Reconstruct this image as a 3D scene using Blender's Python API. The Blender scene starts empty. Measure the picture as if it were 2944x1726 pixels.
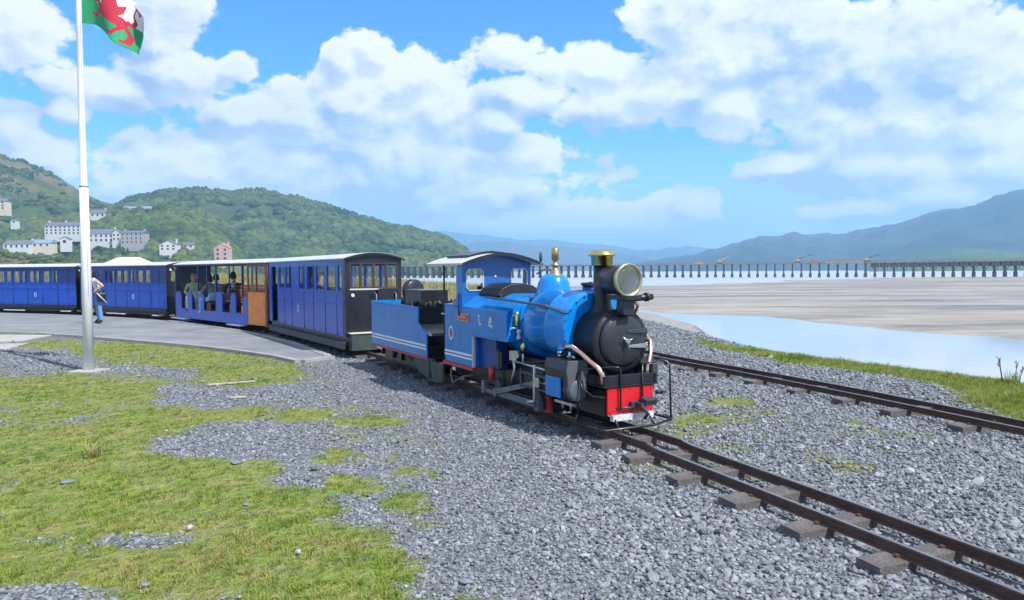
import bpy, bmesh, math, random
import numpy as np
from mathutils import Vector, Matrix

random.seed(7); RNG = np.random.default_rng(7)
SC = bpy.context.scene; COL = SC.collection
R = math.radians
# ------------------------------------------------------------------ camera
F = 2120.; HY = 778.; H = 1.58; ROLL = R(0.3)
PITCH = math.atan((863 - HY) / F)
cam = bpy.data.cameras.new('camera'); cam_o = bpy.data.objects.new('camera', cam); COL.objects.link(cam_o)
cam.sensor_width = 36; cam.lens = 36 * F / 2944; cam.clip_start = .05; cam.clip_end = 40000
FW = Vector((0, math.cos(PITCH), -math.sin(PITCH))); UP0 = Vector((0, math.sin(PITCH), math.cos(PITCH))); RT0 = Vector((1, 0, 0))
RT = RT0 * math.cos(ROLL) - UP0 * math.sin(ROLL); UP = UP0 * math.cos(ROLL) + RT0 * math.sin(ROLL)
cam_o.matrix_world = Matrix(((RT.x, UP.x, -FW.x, 0), (RT.y, UP.y, -FW.y, 0), (RT.z, UP.z, -FW.z, H), (0, 0, 0, 1)))
SC.camera = cam_o
SC.render.engine = 'CYCLES'
SC.view_settings.view_transform = 'Standard'; SC.view_settings.look = 'None'
SC.view_settings.gamma = 1; SC.view_settings.use_curve_mapping = False
SC.view_settings.exposure = 0.62

K = 2944 / 2519.                       # measured photo coordinates (2519 wide) -> sensor units
def ray(x, y): return FW * F + RT * (x * K - 1472) + UP * (863 - y * K)
def at(x, y, z=0.):                    # measured photo point on the ground at height z
    r = ray(x, y); t = (z - H) / r.z; return Vector((r.x * t, r.y * t, z))
def at_dist(x, y, D):                  # measured photo point at forward distance D
    r = ray(x, y); t = D / r.y; return Vector((r.x * t, D, H + r.z * t))

# ------------------------------------------------------------------ light and sky
SUN = Vector((0.75, -0.66, 0)).normalized() * math.cos(R(52)) + Vector((0, 0, math.sin(R(52))))
sun = bpy.data.lights.new('sun', 'SUN'); sun.energy = 4.3; sun.angle = R(.6); sun.color = (1, .955, .89)
sun_o = bpy.data.objects.new('sun', sun); COL.objects.link(sun_o)
sun_o.rotation_euler = SUN.to_track_quat('Z', 'Y').to_euler()

world = bpy.data.worlds.new('World'); SC.world = world; world.use_nodes = True
def sky():
    nt = world.node_tree; N = nt.nodes; L = nt.links; N.clear()
    def new(t, **kw):
        n = N.new(t)
        for k, v in kw.items(): setattr(n, k, v)
        return n
    out = new('ShaderNodeOutputWorld'); bg = new('ShaderNodeBackground'); bg.inputs['Strength'].default_value = .12
    L.new(bg.outputs[0], out.inputs[0])
    st = new('ShaderNodeTexSky', sky_type='NISHITA'); st.sun_disc = False
    st.sun_elevation = R(52); st.sun_rotation = math.atan2(SUN.x, SUN.y); st.air_density = 1.0; st.dust_density = .4; st.ozone_density = 3.0
    def M(G, op, a, b=None, c=None, clamp=False):
        n = G.nodes.new('ShaderNodeMath'); n.operation = op; n.use_clamp = clamp
        for i, v in enumerate((a, b, c)):
            if v is None: continue
            if isinstance(v, (int, float)): n.inputs[i].default_value = v
            else: G.links.new(v, n.inputs[i])
        return n.outputs[0]
    # group: cloud field as a function of (azimuth, elevation) in degrees
    G = bpy.data.node_groups.new('cloud_field', 'ShaderNodeTree')
    G.interface.new_socket('P', in_out='INPUT', socket_type='NodeSocketVector')
    G.interface.new_socket('D', in_out='OUTPUT', socket_type='NodeSocketFloat')
    G.interface.new_socket('B', in_out='OUTPUT', socket_type='NodeSocketFloat')
    gi = G.nodes.new('NodeGroupInput'); go = G.nodes.new('NodeGroupOutput'); P = gi.outputs[0]
    blobs = [(60,100,120,95),(385,60,110,110),(440,185,150,75),(575,170,60,36),(300,215,120,45),(30,320,60,60),(110,400,110,60),(170,275,40,28),
        (925,125,62,52),(845,160,45,50),(985,205,85,75),(900,270,160,100),(1075,290,110,85),(720,300,160,90),(590,290,90,50),(480,420,260,75),
        (700,430,260,90),(980,400,240,110),(1215,300,75,45),(1320,385,95,65),(1180,470,260,85),(1500,540,190,55),(1690,515,62,38),(1290,560,330,60),
        (1650,50,110,75),(1760,130,150,90),(1470,170,120,55),(1365,175,70,42),(1300,235,110,50),(1480,270,150,50),(1640,235,170,75),(1800,270,150,70),
        (1960,90,170,110),(1930,240,110,85),(2130,130,170,110),(2330,110,170,110),(2440,200,130,90),(2080,320,160,75),(2240,300,200,90),(2420,330,170,90),
        (1950,400,115,36),(2060,290,90,50),(2210,420,240,75),(2430,400,150,75),(2050,520,110,28),(2150,555,260,26),(1590,250,40,20),(1850,600,200,20),(2330,480,240,50),(2150,510,160,35),(1250,135,75,40),(2200,585,380,18)]
    cur = None
    for i, (cx, cy, rx, ry) in enumerate(blobs):
        d = ray(cx, cy).normalized(); az = math.degrees(math.atan2(d.x, d.y)); el = math.degrees(math.asin(d.z))
        ax = rx * K / F * 57.3 * math.cos(R(az)) ** 1.6; ay = ry * K / F * 57.3 * math.cos(R(az))
        vm = G.nodes.new('ShaderNodeVectorMath'); vm.operation = 'MULTIPLY_ADD'; G.links.new(P, vm.inputs[0])
        vm.inputs[1].default_value = (1 / ax, 1 / ay, 0); vm.inputs[2].default_value = (-az / ax, -el / ay, 0)
        ln = G.nodes.new('ShaderNodeVectorMath'); ln.operation = 'LENGTH'; G.links.new(vm.outputs[0], ln.inputs[0])
        v = ln.outputs['Value']
        cur = v if cur is None else M(G, 'SMOOTH_MIN', cur, v, .18)
    d1 = M(G, 'SUBTRACT', 1.0, cur)
    sep = G.nodes.new('ShaderNodeSeparateXYZ'); G.links.new(P, sep.inputs[0])
    # elsewhere in the sky: the same broken cumulus, from noise only
    nl = G.nodes.new('ShaderNodeTexNoise'); nl.noise_dimensions = '2D'; nl.inputs['Scale'].default_value = .06; nl.inputs['Detail'].default_value = 2; G.links.new(P, nl.inputs['Vector'])
    mo = M(G, 'MAXIMUM', M(G, 'MULTIPLY_ADD', M(G, 'ABSOLUTE', sep.outputs[0]), .2, -7.4), M(G, 'MULTIPLY_ADD', sep.outputs[1], .3, -6.8))
    mo = M(G, 'MULTIPLY', mo, 1.0, clamp=True)
    d2 = M(G, 'ADD', M(G, 'MULTIPLY_ADD', nl.outputs['Fac'], 4.2, -2.0), M(G, 'MULTIPLY_ADD', mo, 3.0, -3.0))
    d = M(G, 'MAXIMUM', d1, d2)
    G.links.new(d, go.inputs[1])
    st2 = G.nodes.new('ShaderNodeVectorMath'); st2.operation = 'MULTIPLY'; st2.inputs[1].default_value = (1, 1.35, 1); G.links.new(P, st2.inputs[0])
    def noise(s, det, rough, dist=0.):
        n = G.nodes.new('ShaderNodeTexNoise'); n.noise_dimensions = '2D'; n.inputs['Scale'].default_value = s; n.inputs['Detail'].default_value = det
        n.inputs['Roughness'].default_value = rough; n.inputs['Distortion'].default_value = dist; G.links.new(st2.outputs[0], n.inputs['Vector']); return n.outputs['Fac']
    n1 = noise(.17, 7, .60, .15); vo = G.nodes.new('ShaderNodeTexVoronoi'); vo.voronoi_dimensions = '2D'; vo.inputs['Scale'].default_value = .45
    vo.inputs['Detail'].default_value = 2; G.links.new(st2.outputs[0], vo.inputs['Vector'])
    nn = M(G, 'ADD', M(G, 'MULTIPLY_ADD', n1, 2.3, -1.15), M(G, 'MULTIPLY_ADD', vo.outputs['Distance'], -.35, .15))
    G.links.new(M(G, 'ADD', d, nn), go.inputs[0])
    # direction -> (azimuth, elevation)
    tc = new('ShaderNodeTexCoord'); sp = new('ShaderNodeSeparateXYZ'); L.new(tc.outputs['Generated'], sp.inputs[0])
    az = M(nt, 'MULTIPLY', M(nt, 'ARCTAN2', sp.outputs[0], sp.outputs[1]), 57.2958)
    el = M(nt, 'MULTIPLY', M(nt, 'ARCSINE', sp.outputs[2]), 57.2958)
    cb = new('ShaderNodeCombineXYZ'); L.new(az, cb.inputs[0]); L.new(el, cb.inputs[1])
    def field(off, k=0):
        a = new('ShaderNodeVectorMath', operation='ADD'); L.new(cb.outputs[0], a.inputs[0]); a.inputs[1].default_value = off
        g = new('ShaderNodeGroup'); g.node_tree = G; L.new(a.outputs[0], g.inputs[0]); return g.outputs[k]
    def ss(v, a, b):
        n = new('ShaderNodeMapRange', interpolation_type='SMOOTHSTEP'); L.new(v, n.inputs[0]); n.inputs[1].default_value = a; n.inputs[2].default_value = b; return n.outputs[0]
    f0 = field((0, 0, 0)); f1 = field((.45, .95, 0)); fb = field((1.2, 3.6, 0), 1); b0 = field((0, 0, 0), 1)
    cov = ss(f0, -.42, -.12)
    relief = ss(M(nt, 'SUBTRACT', f0, f1), -.55, .50)
    base = ss(M(nt, 'SUBTRACT', b0, fb), -.75, .35)          # dark undersides, lit tops
    edge = ss(f0, .45, -.30)
    lowf = new('ShaderNodeTexNoise', noise_dimensions='2D'); lowf.inputs['Scale'].default_value = .09; lowf.inputs['Detail'].default_value = 2; L.new(cb.outputs[0], lowf.inputs['Vector'])
    gb = ss(lowf.outputs['Fac'], .40, .60)
    br = M(nt, 'MULTIPLY_ADD', base, .64, -.27)
    br = M(nt, 'ADD', br, M(nt, 'MULTIPLY', relief, .70))
    br = M(nt, 'ADD', br, M(nt, 'MULTIPLY', edge, .22))
    br = M(nt, 'SUBTRACT', br, M(nt, 'MULTIPLY', gb, .24), clamp=True)
    br = M(nt, 'ADD', br, M(nt, 'MULTIPLY', ss(el, 13., 3.), .20))
    wh = new('ShaderNodeMix', data_type='RGBA', clamp_factor=False); L.new(br, wh.inputs['Factor'])
    wh.inputs['A'].default_value = (2.1, 3.05, 4.35, 1); wh.inputs['B'].default_value = (6.1, 6.2, 6.4, 1)
    # hazy whitening of sky near the horizon
    hs = new('ShaderNodeHueSaturation'); hs.inputs['Saturation'].default_value = 1.3; hs.inputs['Value'].default_value = 1.12; L.new(st.outputs[0], hs.inputs['Color'])
    tint = new('ShaderNodeMix', data_type='RGBA', blend_type='MULTIPLY'); tint.inputs['Factor'].default_value = 1; L.new(hs.outputs[0], tint.inputs['A']); tint.inputs['B'].default_value = (.52, .90, 1.14, 1)
    mx = new('ShaderNodeMix', data_type='RGBA'); L.new(cov, mx.inputs['Factor']); L.new(wh.outputs['Result'], mx.inputs['B'])
    hz = new('ShaderNodeMix', data_type='RGBA'); L.new(M(nt, 'MULTIPLY', ss(el, 11., .5), .72), hz.inputs['Factor'])
    L.new(tint.outputs['Result'], hz.inputs['A']); hz.inputs['B'].default_value = (3.9, 4.75, 5.6, 1)
    L.new(hz.outputs['Result'], mx.inputs['A']); L.new(mx.outputs['Result'], bg.inputs['Color'])
sky()
world.cycles.sampling_method = 'MANUAL'; world.cycles.sample_map_resolution = 1024
SC.cycles.max_bounces = 6; SC.cycles.transparent_max_bounces = 12; SC.cycles.volume_bounces = 1

# ------------------------------------------------------------------ helpers
class MB:
    def __init__(s): s.v = []; s.f = []; s.s = []; s.m = []
    def add(s, V, Fc, smooth=False, m=0):
        b = len(s.v); s.v += [tuple(p) for p in V]
        for f in Fc: s.f.append([i + b for i in f]); s.s.append(smooth); s.m.append(m)
        return s
    def box(s, x0, x1, y0, y1, z0, z1, m=0):
        V = [(x, y, z) for x in (x0, x1) for y in (y0, y1) for z in (z0, z1)]
        return s.add(V, [(0,1,3,2),(4,6,7,5),(0,4,5,1),(2,3,7,6),(0,2,6,4),(1,5,7,3)], m=m)
    def prism(s, poly, ax, a, b, smooth=False, m=0):
        n = len(poly)
        def pt(p, t): return {'x': (t, p[0], p[1]), 'y': (p[0], t, p[1]), 'z': (p[0], p[1], t)}[ax]
        V = [pt(p, a) for p in poly] + [pt(p, b) for p in poly]
        s.add(V, [list(range(n)), list(range(2 * n - 1, n - 1, -1))], m=m)
        b0 = len(s.v) - 2 * n
        for i in range(n):
            s.f.append([b0 + i, b0 + (i + 1) % n, b0 + n + (i + 1) % n, b0 + n + i]); s.s.append(smooth); s.m.append(m)
        return s
    def lathe(s, prof, o=(0, 0, 0), ax='z', n=24, m=0):
        o = Vector(o); A = {'z': Vector((0,0,1)), 'x': Vector((1,0,0)), 'y': Vector((0,1,0))}.get(ax) if isinstance(ax, str) else Vector(ax).normalized()
        U = A.orthogonal().normalized(); W = A.cross(U); V = []; Fc = []
        for h, r in prof:
            for i in range(n):
                t = 2 * math.pi * i / n; V.append(o + A * h + (U * math.cos(t) + W * math.sin(t)) * r)
        for j in range(len(prof) - 1):
            for i in range(n): Fc.append((j*n+i, j*n+(i+1)%n, (j+1)*n+(i+1)%n, (j+1)*n+i))
        s.add(V, Fc, True, m); b = len(s.v) - len(V)
        for j in (0, len(prof) - 1):
            if prof[j][1] > 1e-4: s.f.append([b + j * n + i for i in range(n)]); s.s.append(False); s.m.append(m)
        return s
    def cyl(s, p0, p1, r0, r1=None, n=16, m=0):
        p0 = Vector(p0); p1 = Vector(p1); return s.lathe([(0, r0), ((p1 - p0).length, r0 if r1 is None else r1)], p0, p1 - p0, n, m)
    def tube(s, pts, r, n=8, m=0, close=False):
        pts = [Vector(p) for p in pts]; k = len(pts); V = []; Fc = []; U = None
        for i, p in enumerate(pts):
            T = (pts[min(i + 1, k - 1)] - pts[max(i - 1, 0)]).normalized()
            U = T.orthogonal().normalized() if U is None else (U - T * U.dot(T)).normalized()
            W = T.cross(U); rr = r[i] if isinstance(r, (list, tuple)) else r
            for j in range(n):
                t = 2 * math.pi * j / n; V.append(p + (U * math.cos(t) + W * math.sin(t)) * rr)
        for i in range(k - 1):
            for j in range(n): Fc.append((i*n+j, i*n+(j+1)%n, (i+1)*n+(j+1)%n, (i+1)*n+j))
        Fc.append(list(range(n))); Fc.append([(k-1)*n + j for j in range(n)])
        return s.add(V, Fc, True, m)
    def plate(s, axis, t0, t1, rect, hole, rad=.03, m=0):
        """rectangular plate with a rounded window hole; axis is its thickness direction"""
        a0, a1, b0, b1 = rect; c0, c1, d0, d1 = hole; seg = 4; inner = []; outer = []
        for cx, cy, st in ((c1 - rad, d1 - rad, 0), (c0 + rad, d1 - rad, 90), (c0 + rad, d0 + rad, 180), (c1 - rad, d0 + rad, 270)):
            for i in range(seg + 1):
                t = R(st + 90 * i / seg); inner.append((cx + rad * math.cos(t), cy + rad * math.sin(t)))
        cc = ((c0 + c1) / 2, (d0 + d1) / 2)
        for i, p in enumerate(inner):
            q = i // (seg + 1); j = i % (seg + 1)
            cor = ((a1, b1), (a0, b1), (a0, b0), (a1, b0))[q]
            if j == seg // 2: outer.append(cor)
            else:
                hz = (j < seg // 2) == (q in (0, 2))     # lies on a vertical outer side
                outer.append((cor[0], min(max(p[1], b0), b1)) if hz else (min(max(p[0], a0), a1), cor[1]))
        def P(p, t): return (t, p[0], p[1]) if axis == 'x' else (p[0], t, p[1])
        n = len(inner); V = [P(p, t) for t in (t0, t1) for p in inner] + [P(p, t) for t in (t0, t1) for p in outer]; Fc = []
        for i in range(n):
            j = (i + 1) % n
            Fc += [(i, j, 2*n+j, 2*n+i), (n+i, n+j, 3*n+j, 3*n+i), (i, j, n+j, n+i), (2*n+i, 2*n+j, 3*n+j, 3*n+i)]
        return s.add(V, Fc, m=m)
    def mesh(s, name, mats, recalc=True):
        me = bpy.data.meshes.new(name); me.from_pydata(s.v, [], s.f)
        for m in (mats if isinstance(mats, (list, tuple)) else [mats]): me.materials.append(m)
        me.polygons.foreach_set('use_smooth', s.s); me.polygons.foreach_set('material_index', s.m)
        if recalc:
            bm = bmesh.new(); bm.from_mesh(me); bmesh.ops.recalc_face_normals(bm, faces=bm.faces); bm.to_mesh(me); bm.free()
        me.update(); return me
    def build(s, name, mats, parent=None, bevel=0, **kw):
        o = bpy.data.objects.new(name, s.mesh(name, mats)); COL.objects.link(o)
        if parent is not None: o.parent = parent
        if bevel:
            b = o.modifiers.new('bevel', 'BEVEL'); b.width = bevel; b.segments = 2; b.limit_method = 'ANGLE'; b.angle_limit = R(40)
        for k, v in kw.items(): o[k] = v
        return o
def empty(name, loc=(0, 0, 0), rz=0, **kw):
    o = bpy.data.objects.new(name, None); COL.objects.link(o); o.location = loc; o.rotation_euler = (0, 0, rz); o.empty_display_size = .2
    for k, v in kw.items(): o[k] = v
    return o
def share(me, name, parent, loc=(0, 0, 0), rot=(0, 0, 0), sc=(1, 1, 1), **kw):
    o = bpy.data.objects.new(name, me); COL.objects.link(o); o.parent = parent; o.location = loc; o.rotation_euler = rot; o.scale = sc
    for k, v in kw.items(): o[k] = v
    return o
def copy_tree(o, parent=None):
    c = o.copy(); COL.objects.link(c)
    if parent is not None: c.parent = parent
    for ch in list(o.children): copy_tree(ch, c)
    return c

# ------------------------------------------------------------------ materials
def mat(name, col, rough=.5, metal=0., var=.12, scale=6., bump=0., bscale=40., coat=0., dirt=0., dcol=(.09, .075, .06), spec=.5, rvar=0., coord='Object'):
    m = bpy.data.materials.new(name); m.use_nodes = True; nt = m.node_tree; N = nt.nodes; L = nt.links; b = N['Principled BSDF']
    b.inputs['Roughness'].default_value = rough; b.inputs['Metallic'].default_value = metal; b.inputs['Coat Weight'].default_value = coat
    b.inputs['Coat Roughness'].default_value = .12; b.inputs['Specular IOR Level'].default_value = spec
    tc = N.new('ShaderNodeTexCoord'); nz = N.new('ShaderNodeTexNoise'); nz.inputs['Scale'].default_value = scale; nz.inputs['Detail'].default_value = 6
    nz.inputs['Roughness'].default_value = .6; L.new(tc.outputs[coord], nz.inputs['Vector'])
    cr = N.new('ShaderNodeValToRGB'); L.new(nz.outputs['Fac'], cr.inputs[0]); e = cr.color_ramp.elements
    e[0].position = .3; e[1].position = .7
    e[0].color = (*[c * (1 - var) for c in col], 1); e[1].color = (*[min(1, c * (1 + var)) for c in col], 1)
    out = cr.outputs[0]
    if dirt:
        n2 = N.new('ShaderNodeTexNoise'); n2.inputs['Scale'].default_value = scale * 2.7; n2.inputs['Detail'].default_value = 8; n2.inputs['Roughness'].default_value = .7; L.new(tc.outputs[coord], n2.inputs['Vector'])
        mr = N.new('ShaderNodeMapRange'); mr.inputs[1].default_value = .5; mr.inputs[2].default_value = .75; mr.inputs[4].default_value = dirt; L.new(n2.outputs['Fac'], mr.inputs[0])
        mx = N.new('ShaderNodeMix'); mx.data_type = 'RGBA'; L.new(mr.outputs[0], mx.inputs['Factor']); L.new(out, mx.inputs['A']); mx.inputs['B'].default_value = (*dcol, 1); out = mx.outputs['Result']
    L.new(out, b.inputs['Base Color'])
    if rvar:
        mr = N.new('ShaderNodeMapRange'); mr.inputs[3].default_value = max(0, rough - rvar); mr.inputs[4].default_value = rough + rvar; L.new(nz.outputs['Fac'], mr.inputs[0]); L.new(mr.outputs[0], b.inputs['Roughness'])
    if bump:
        n3 = N.new('ShaderNodeTexNoise'); n3.inputs['Scale'].default_value = bscale; n3.inputs['Detail'].default_value = 5; L.new(tc.outputs[coord], n3.inputs['Vector'])
        bp = N.new('ShaderNodeBump'); bp.inputs['Strength'].default_value = bump; bp.inputs['Distance'].default_value = .02; L.new(n3.outputs['Fac'], bp.inputs['Height']); L.new(bp.outputs[0], b.inputs['Normal'])
    return m
def inst_mat(name, cols, rough=.8, trans=0., spec=.3, wscale=0.):
    """colour varies per instance (and softly over the place)"""
    m = bpy.data.materials.new(name); m.use_nodes = True; nt = m.node_tree; N = nt.nodes; L = nt.links; b = N['Principled BSDF']
    b.inputs['Roughness'].default_value = rough; b.inputs['Specular IOR Level'].default_value = spec
    oi = N.new('ShaderNodeObjectInfo'); cr = N.new('ShaderNodeValToRGB'); el = cr.color_ramp.elements
    while len(el) < len(cols): el.new(.5)
    for i, c in enumerate(cols): el[i].position = i / (len(cols) - 1); el[i].color = (*c, 1)
    src = oi.outputs['Random']
    if wscale:
        g = N.new('ShaderNodeNewGeometry'); nz = N.new('ShaderNodeTexNoise'); nz.inputs['Scale'].default_value = wscale; nz.inputs['Detail'].default_value = 4; L.new(g.outputs['Position'], nz.inputs['Vector'])
        a = N.new('ShaderNodeMath'); a.operation = 'MULTIPLY_ADD'; L.new(nz.outputs['Fac'], a.inputs[0]); a.inputs[1].default_value = 2.2; a.inputs[2].default_value = -.85
        a2 = N.new('ShaderNodeMath'); a2.operation = 'MULTIPLY_ADD'; L.new(src, a2.inputs[0]); a2.inputs[1].default_value = .5; L.new(a.outputs[0], a2.inputs[2]); src = a2.outputs[0]
    L.new(src, cr.inputs[0]); L.new(cr.outputs[0], b.inputs['Base Color'])
    if trans:
        t = N.new('ShaderNodeBsdfTranslucent'); L.new(cr.outputs[0], t.inputs[0]); ms = N.new('ShaderNodeMixShader'); ms.inputs[0].default_value = trans
        L.new(b.outputs[0], ms.inputs[1]); L.new(t.outputs[0], ms.inputs[2]); L.new(ms.outputs[0], N['Material Output'].inputs[0])
    return m
def glass_mat():
    m = bpy.data.materials.new('window_glass'); m.use_nodes = True; nt = m.node_tree; N = nt.nodes; L = nt.links; N.remove(N['Principled BSDF'])
    t = N.new('ShaderNodeBsdfTransparent'); t.inputs[0].default_value = (.93, .95, .95, 1); g = N.new('ShaderNodeBsdfGlossy'); g.inputs['Roughness'].default_value = .03
    f = N.new('ShaderNodeFresnel'); f.inputs[0].default_value = 1.5; ms = N.new('ShaderNodeMixShader')
    ge = N.new('ShaderNodeNewGeometry'); mu = N.new('ShaderNodeMath'); mu.operation = 'SUBTRACT'; mu.use_clamp = True; L.new(f.outputs[0], mu.inputs[0]); L.new(ge.outputs['Backfacing'], mu.inputs[1]); L.new(mu.outputs[0], ms.inputs[0]); L.new(t.outputs[0], ms.inputs[1]); L.new(g.outputs[0], ms.inputs[2]); L.new(ms.outputs[0], N['Material Output'].inputs[0]); return m

BLUE = mat('loco_blue_paint', (.002, .185, .56), .3, 0, .14, 3, coat=.2, dirt=.5, dcol=(.02, .07, .16), bump=.04, bscale=9)
BLUE2 = mat('tank_blue_paint', (.002, .215, .64), .22, 0, .10, 3, coat=.4, dirt=.2, dcol=(.02, .08, .2), bump=.05, bscale=7)
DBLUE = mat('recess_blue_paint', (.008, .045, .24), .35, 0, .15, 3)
CBLUE = mat('coach_blue_paint', (.010, .082, .48), .3, 0, .14, 2.5, coat=.15, dirt=.35, dcol=(.02, .05, .18), bump=.03)
CBLUE2 = mat('open_coach_blue_paint', (.008, .085, .50), .32, 0, .15, 2.5, coat=.3, dirt=.25, dcol=(.03, .06, .2))
DPILLAR = mat('coach_dark_blue_paint', (.010, .028, .17), .3, 0, .15, 3, coat=.2)
BLACK = mat('black_paint', (.012, .013, .017), .36, 0, .3, 6, coat=.15, dirt=.4, dcol=(.04, .034, .03))
SMOKE = mat('smokebox_black', (.016, .017, .021), .42, .15, .3, 6, dirt=.35, dcol=(.06, .06, .065), bump=.1)
DGREY = mat('dark_grey_metal', (.055, .062, .075), .42, .3, .3, 9, dirt=.4, bump=.1)
GREY = mat('grey_painted_metal', (.15, .165, .19), .45, .2, .2, 9, dirt=.3)
GREENGREY = mat('green_grey_plate', (.045, .065, .062), .55, 0, .25, 7, dirt=.3)
STEEL = mat('bright_steel', (.55, .54, .52), .3, .9, .15, 9, dirt=.15)
WHITE = mat('white_paint', (.78, .78, .76), .4, 0, .06, 6, dirt=.12, dcol=(.4, .38, .34))
ROOFW = mat('pale_roof_felt', (.50, .50, .49), .6, 0, .08, 3, dirt=.25, dcol=(.4, .39, .36))
RED = mat('red_paint', (.62, .012, .018), .35, 0, .1, 5, coat=.3, dirt=.15)
REDL = mat('red_lining_paint', (.5, .035, .04), .45, 0, .2, 6, dirt=.2)
OLDBRASS = mat('dull_brass', (.50, .33, .14), .38, .9, .2, 14, dirt=.3)
BRASS = mat('polished_brass', (.72, .56, .20), .24, 1., .12, 10, rvar=.1)
COPPER = mat('polished_copper', (.85, .52, .38), .26, 1., .12, 10, rvar=.1)
ORANGE = mat('varnished_orange_wood', (.90, .235, .018), .4, 0, .15, 4, coat=.15, dirt=.2, dcol=(.25, .07, .02))
WOOD = mat('varnished_seat_wood', (.17, .065, .03), .45, 0, .3, 7)
DWOOD = mat('dark_frame_wood', (.055, .035, .038), .45, 0, .25, 6)
CREAMW = mat('pale_window_frame', (.6, .58, .54), .5, 0, .06, 6)
INTER = mat('coach_inner_lining', (.10, .11, .13), .7, 0, .2, 5)
COAL = mat('coal', (.018, .018, .02), .4, 0, .5, 20, bump=.6, bscale=60)
RAILSIDE = mat('rusty_rail_side', (.105, .058, .045), .62, .25, .3, 9, dirt=.5, dcol=(.045, .035, .04), bump=.3)
RAILTOP = mat('worn_rail_top', (.34, .30, .29), .33, .85, .15, 12)
SLEEPER = mat('weathered_sleeper_wood', (.125, .11, .105), .85, 0, .3, 5, bump=.8, bscale=45, dirt=.5, dcol=(.07, .06, .055))
GLASS = glass_mat()
LENS = mat('lamp_reflector', (.78, .78, .79), .10, 1., .05, 3)
CREST_R = mat('crest_red', (.55, .08, .06), .5); CREST_W = mat('crest_silver', (.72, .72, .75), .4)

# ------------------------------------------------------------------ noise in the plane
def _h(ix, iy, s):
    n = (ix.astype(np.int64) * 374761393 + iy.astype(np.int64) * 668265263 + s * 974634777) & 0x7fffffff
    n = ((n ^ (n >> 13)) * 1274126177) & 0x7fffffff
    return ((n ^ (n >> 16)) & 0xffff) / 65535.
def vnoise(x, y, s=0):
    ix = np.floor(x); iy = np.floor(y); fx = x - ix; fy = y - iy; fx = fx * fx * (3 - 2 * fx); fy = fy * fy * (3 - 2 * fy)
    ix = ix.astype(np.int64); iy = iy.astype(np.int64)
    return (_h(ix, iy, s) * (1 - fx) + _h(ix + 1, iy, s) * fx) * (1 - fy) + (_h(ix, iy + 1, s) * (1 - fx) + _h(ix + 1, iy + 1, s) * fx) * fy
def fbm(x, y, o=4, s=0):
    t = 0; a = .5; k = 0
    for i in range(o): t = t + a * vnoise(x, y, s + i); k += a; x = x * 2.03 + 17.1; y = y * 2.03 + 5.7; a *= .5
    return t / k
def sst(v, a, b): t = np.clip((v - a) / (b - a), 0, 1); return t * t * (3 - 2 * t)

# ------------------------------------------------------------------ terrain
def photo_xy(x, y):                    # where a ground point lies in the photograph's measured coordinates
    dx, dy, dz = x, y, -H
    k = dx * FW.x + dy * FW.y + dz * FW.z
    k = np.where(k < .05, .05, k)
    u = (1472 + F * (dx * RT.x + dy * RT.y + dz * RT.z) / k) / K; v = (863 - F * (dx * UP.x + dy * UP.y + dz * UP.z) / k) / K
    return u, v
CRX = [(-50, 7.5), (0, 6.9), (7, 6.6), (9, 6.7), (10.2, 6.75), (11.2, 6.35), (12.5, 5.45), (15, 4.7), (20, 4.3), (30, 3.4), (45, -1), (60, -6), (90, -22)]
SHX = [(-50, 13), (0, 12.5), (20, 13), (40, 14), (49, 14.5), (60, 16), (69, 17.2), (84, 17.2), (100, 15)]
T1 = [(3.75,-.6),(3.15,1.5),(2.62,3.0),(2.17,4.15),(1.36,6.1),(.98,7.0),(-2.55,13.7),(-5.7,18.75),(-10.4,23.9),(-16,27.7),(-22.2,30.1),(-30,31.8)]
T2 = [(6.3,1.8),(5.85,3.5),(5.15,6.0),(4.83,6.95),(4.47,8.),(4.12,9.),(3.73,10.),(3.32,11.),(2.87,12.),(2.33,13.4),(1.1,16.2),(-.9,20),(-4.3,24.6),(-9,29),(-15,32.5),(-24,35)]
def height(x, y):
    cx = np.interp(y, *zip(*CRX)); sx = np.interp(y, *zip(*SHX))
    t1 = (sx - x) / (sx - cx)
    ys = 93 + np.maximum(0, -x - 25) * .55
    t2 = (ys - y) / 40.
    t = np.clip(np.minimum(t1, t2), -1, 1)
    z = -3.72 * (1 - np.clip(t, 0, 1)) ** 1.25
    z = np.where(t < 0, -3.72 + .6 * t, z)
    # dunes behind the train
    d = sst(y, 27, 42) * sst(-x, 0, 10) * sst(t, .75, 1.)
    z = z + d * (.35 + 1.5 * fbm(x / 17 + 3, y / 12, 4, 5) * sst(-x, 5, 40) + .35 * fbm(x / 4, y / 4, 3, 9))
    near = sst(t, .9, 1.)
    for pts in (T1, T2):
        q = sorted((b, a) for a, b in pts if b < 16.5); d = np.abs(x - np.interp(y, *zip(*q))) * .9; z = z - near * .022 * sst(-d, -1.0, -.62) * (y < 16.5)
    z = z + near * (fbm(x / 1.7, y / 1.7, 3, 2) - .5) * .035
    return z, t
SAND = [(-90,112),(-20,100),(16,96),(22,86),(31,66),(38,54),(52,42),(80,33),(700,33),(1100,800),(560,560),(330,460),(215,424),(120,335),(80,278),(46,247),(5,236),(-90,245)]
def inpoly(x, y, poly):
    c = np.zeros(x.shape, bool); j = len(poly) - 1
    for i in range(len(poly)):
        xi, yi = poly[i]; xj, yj = poly[j]
        c ^= ((yi > y) != (yj > y)) & (x < (xj - xi) * (y - yi) / ((yj - yi) or 1e-9) + xi); j = i
    return c
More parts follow.
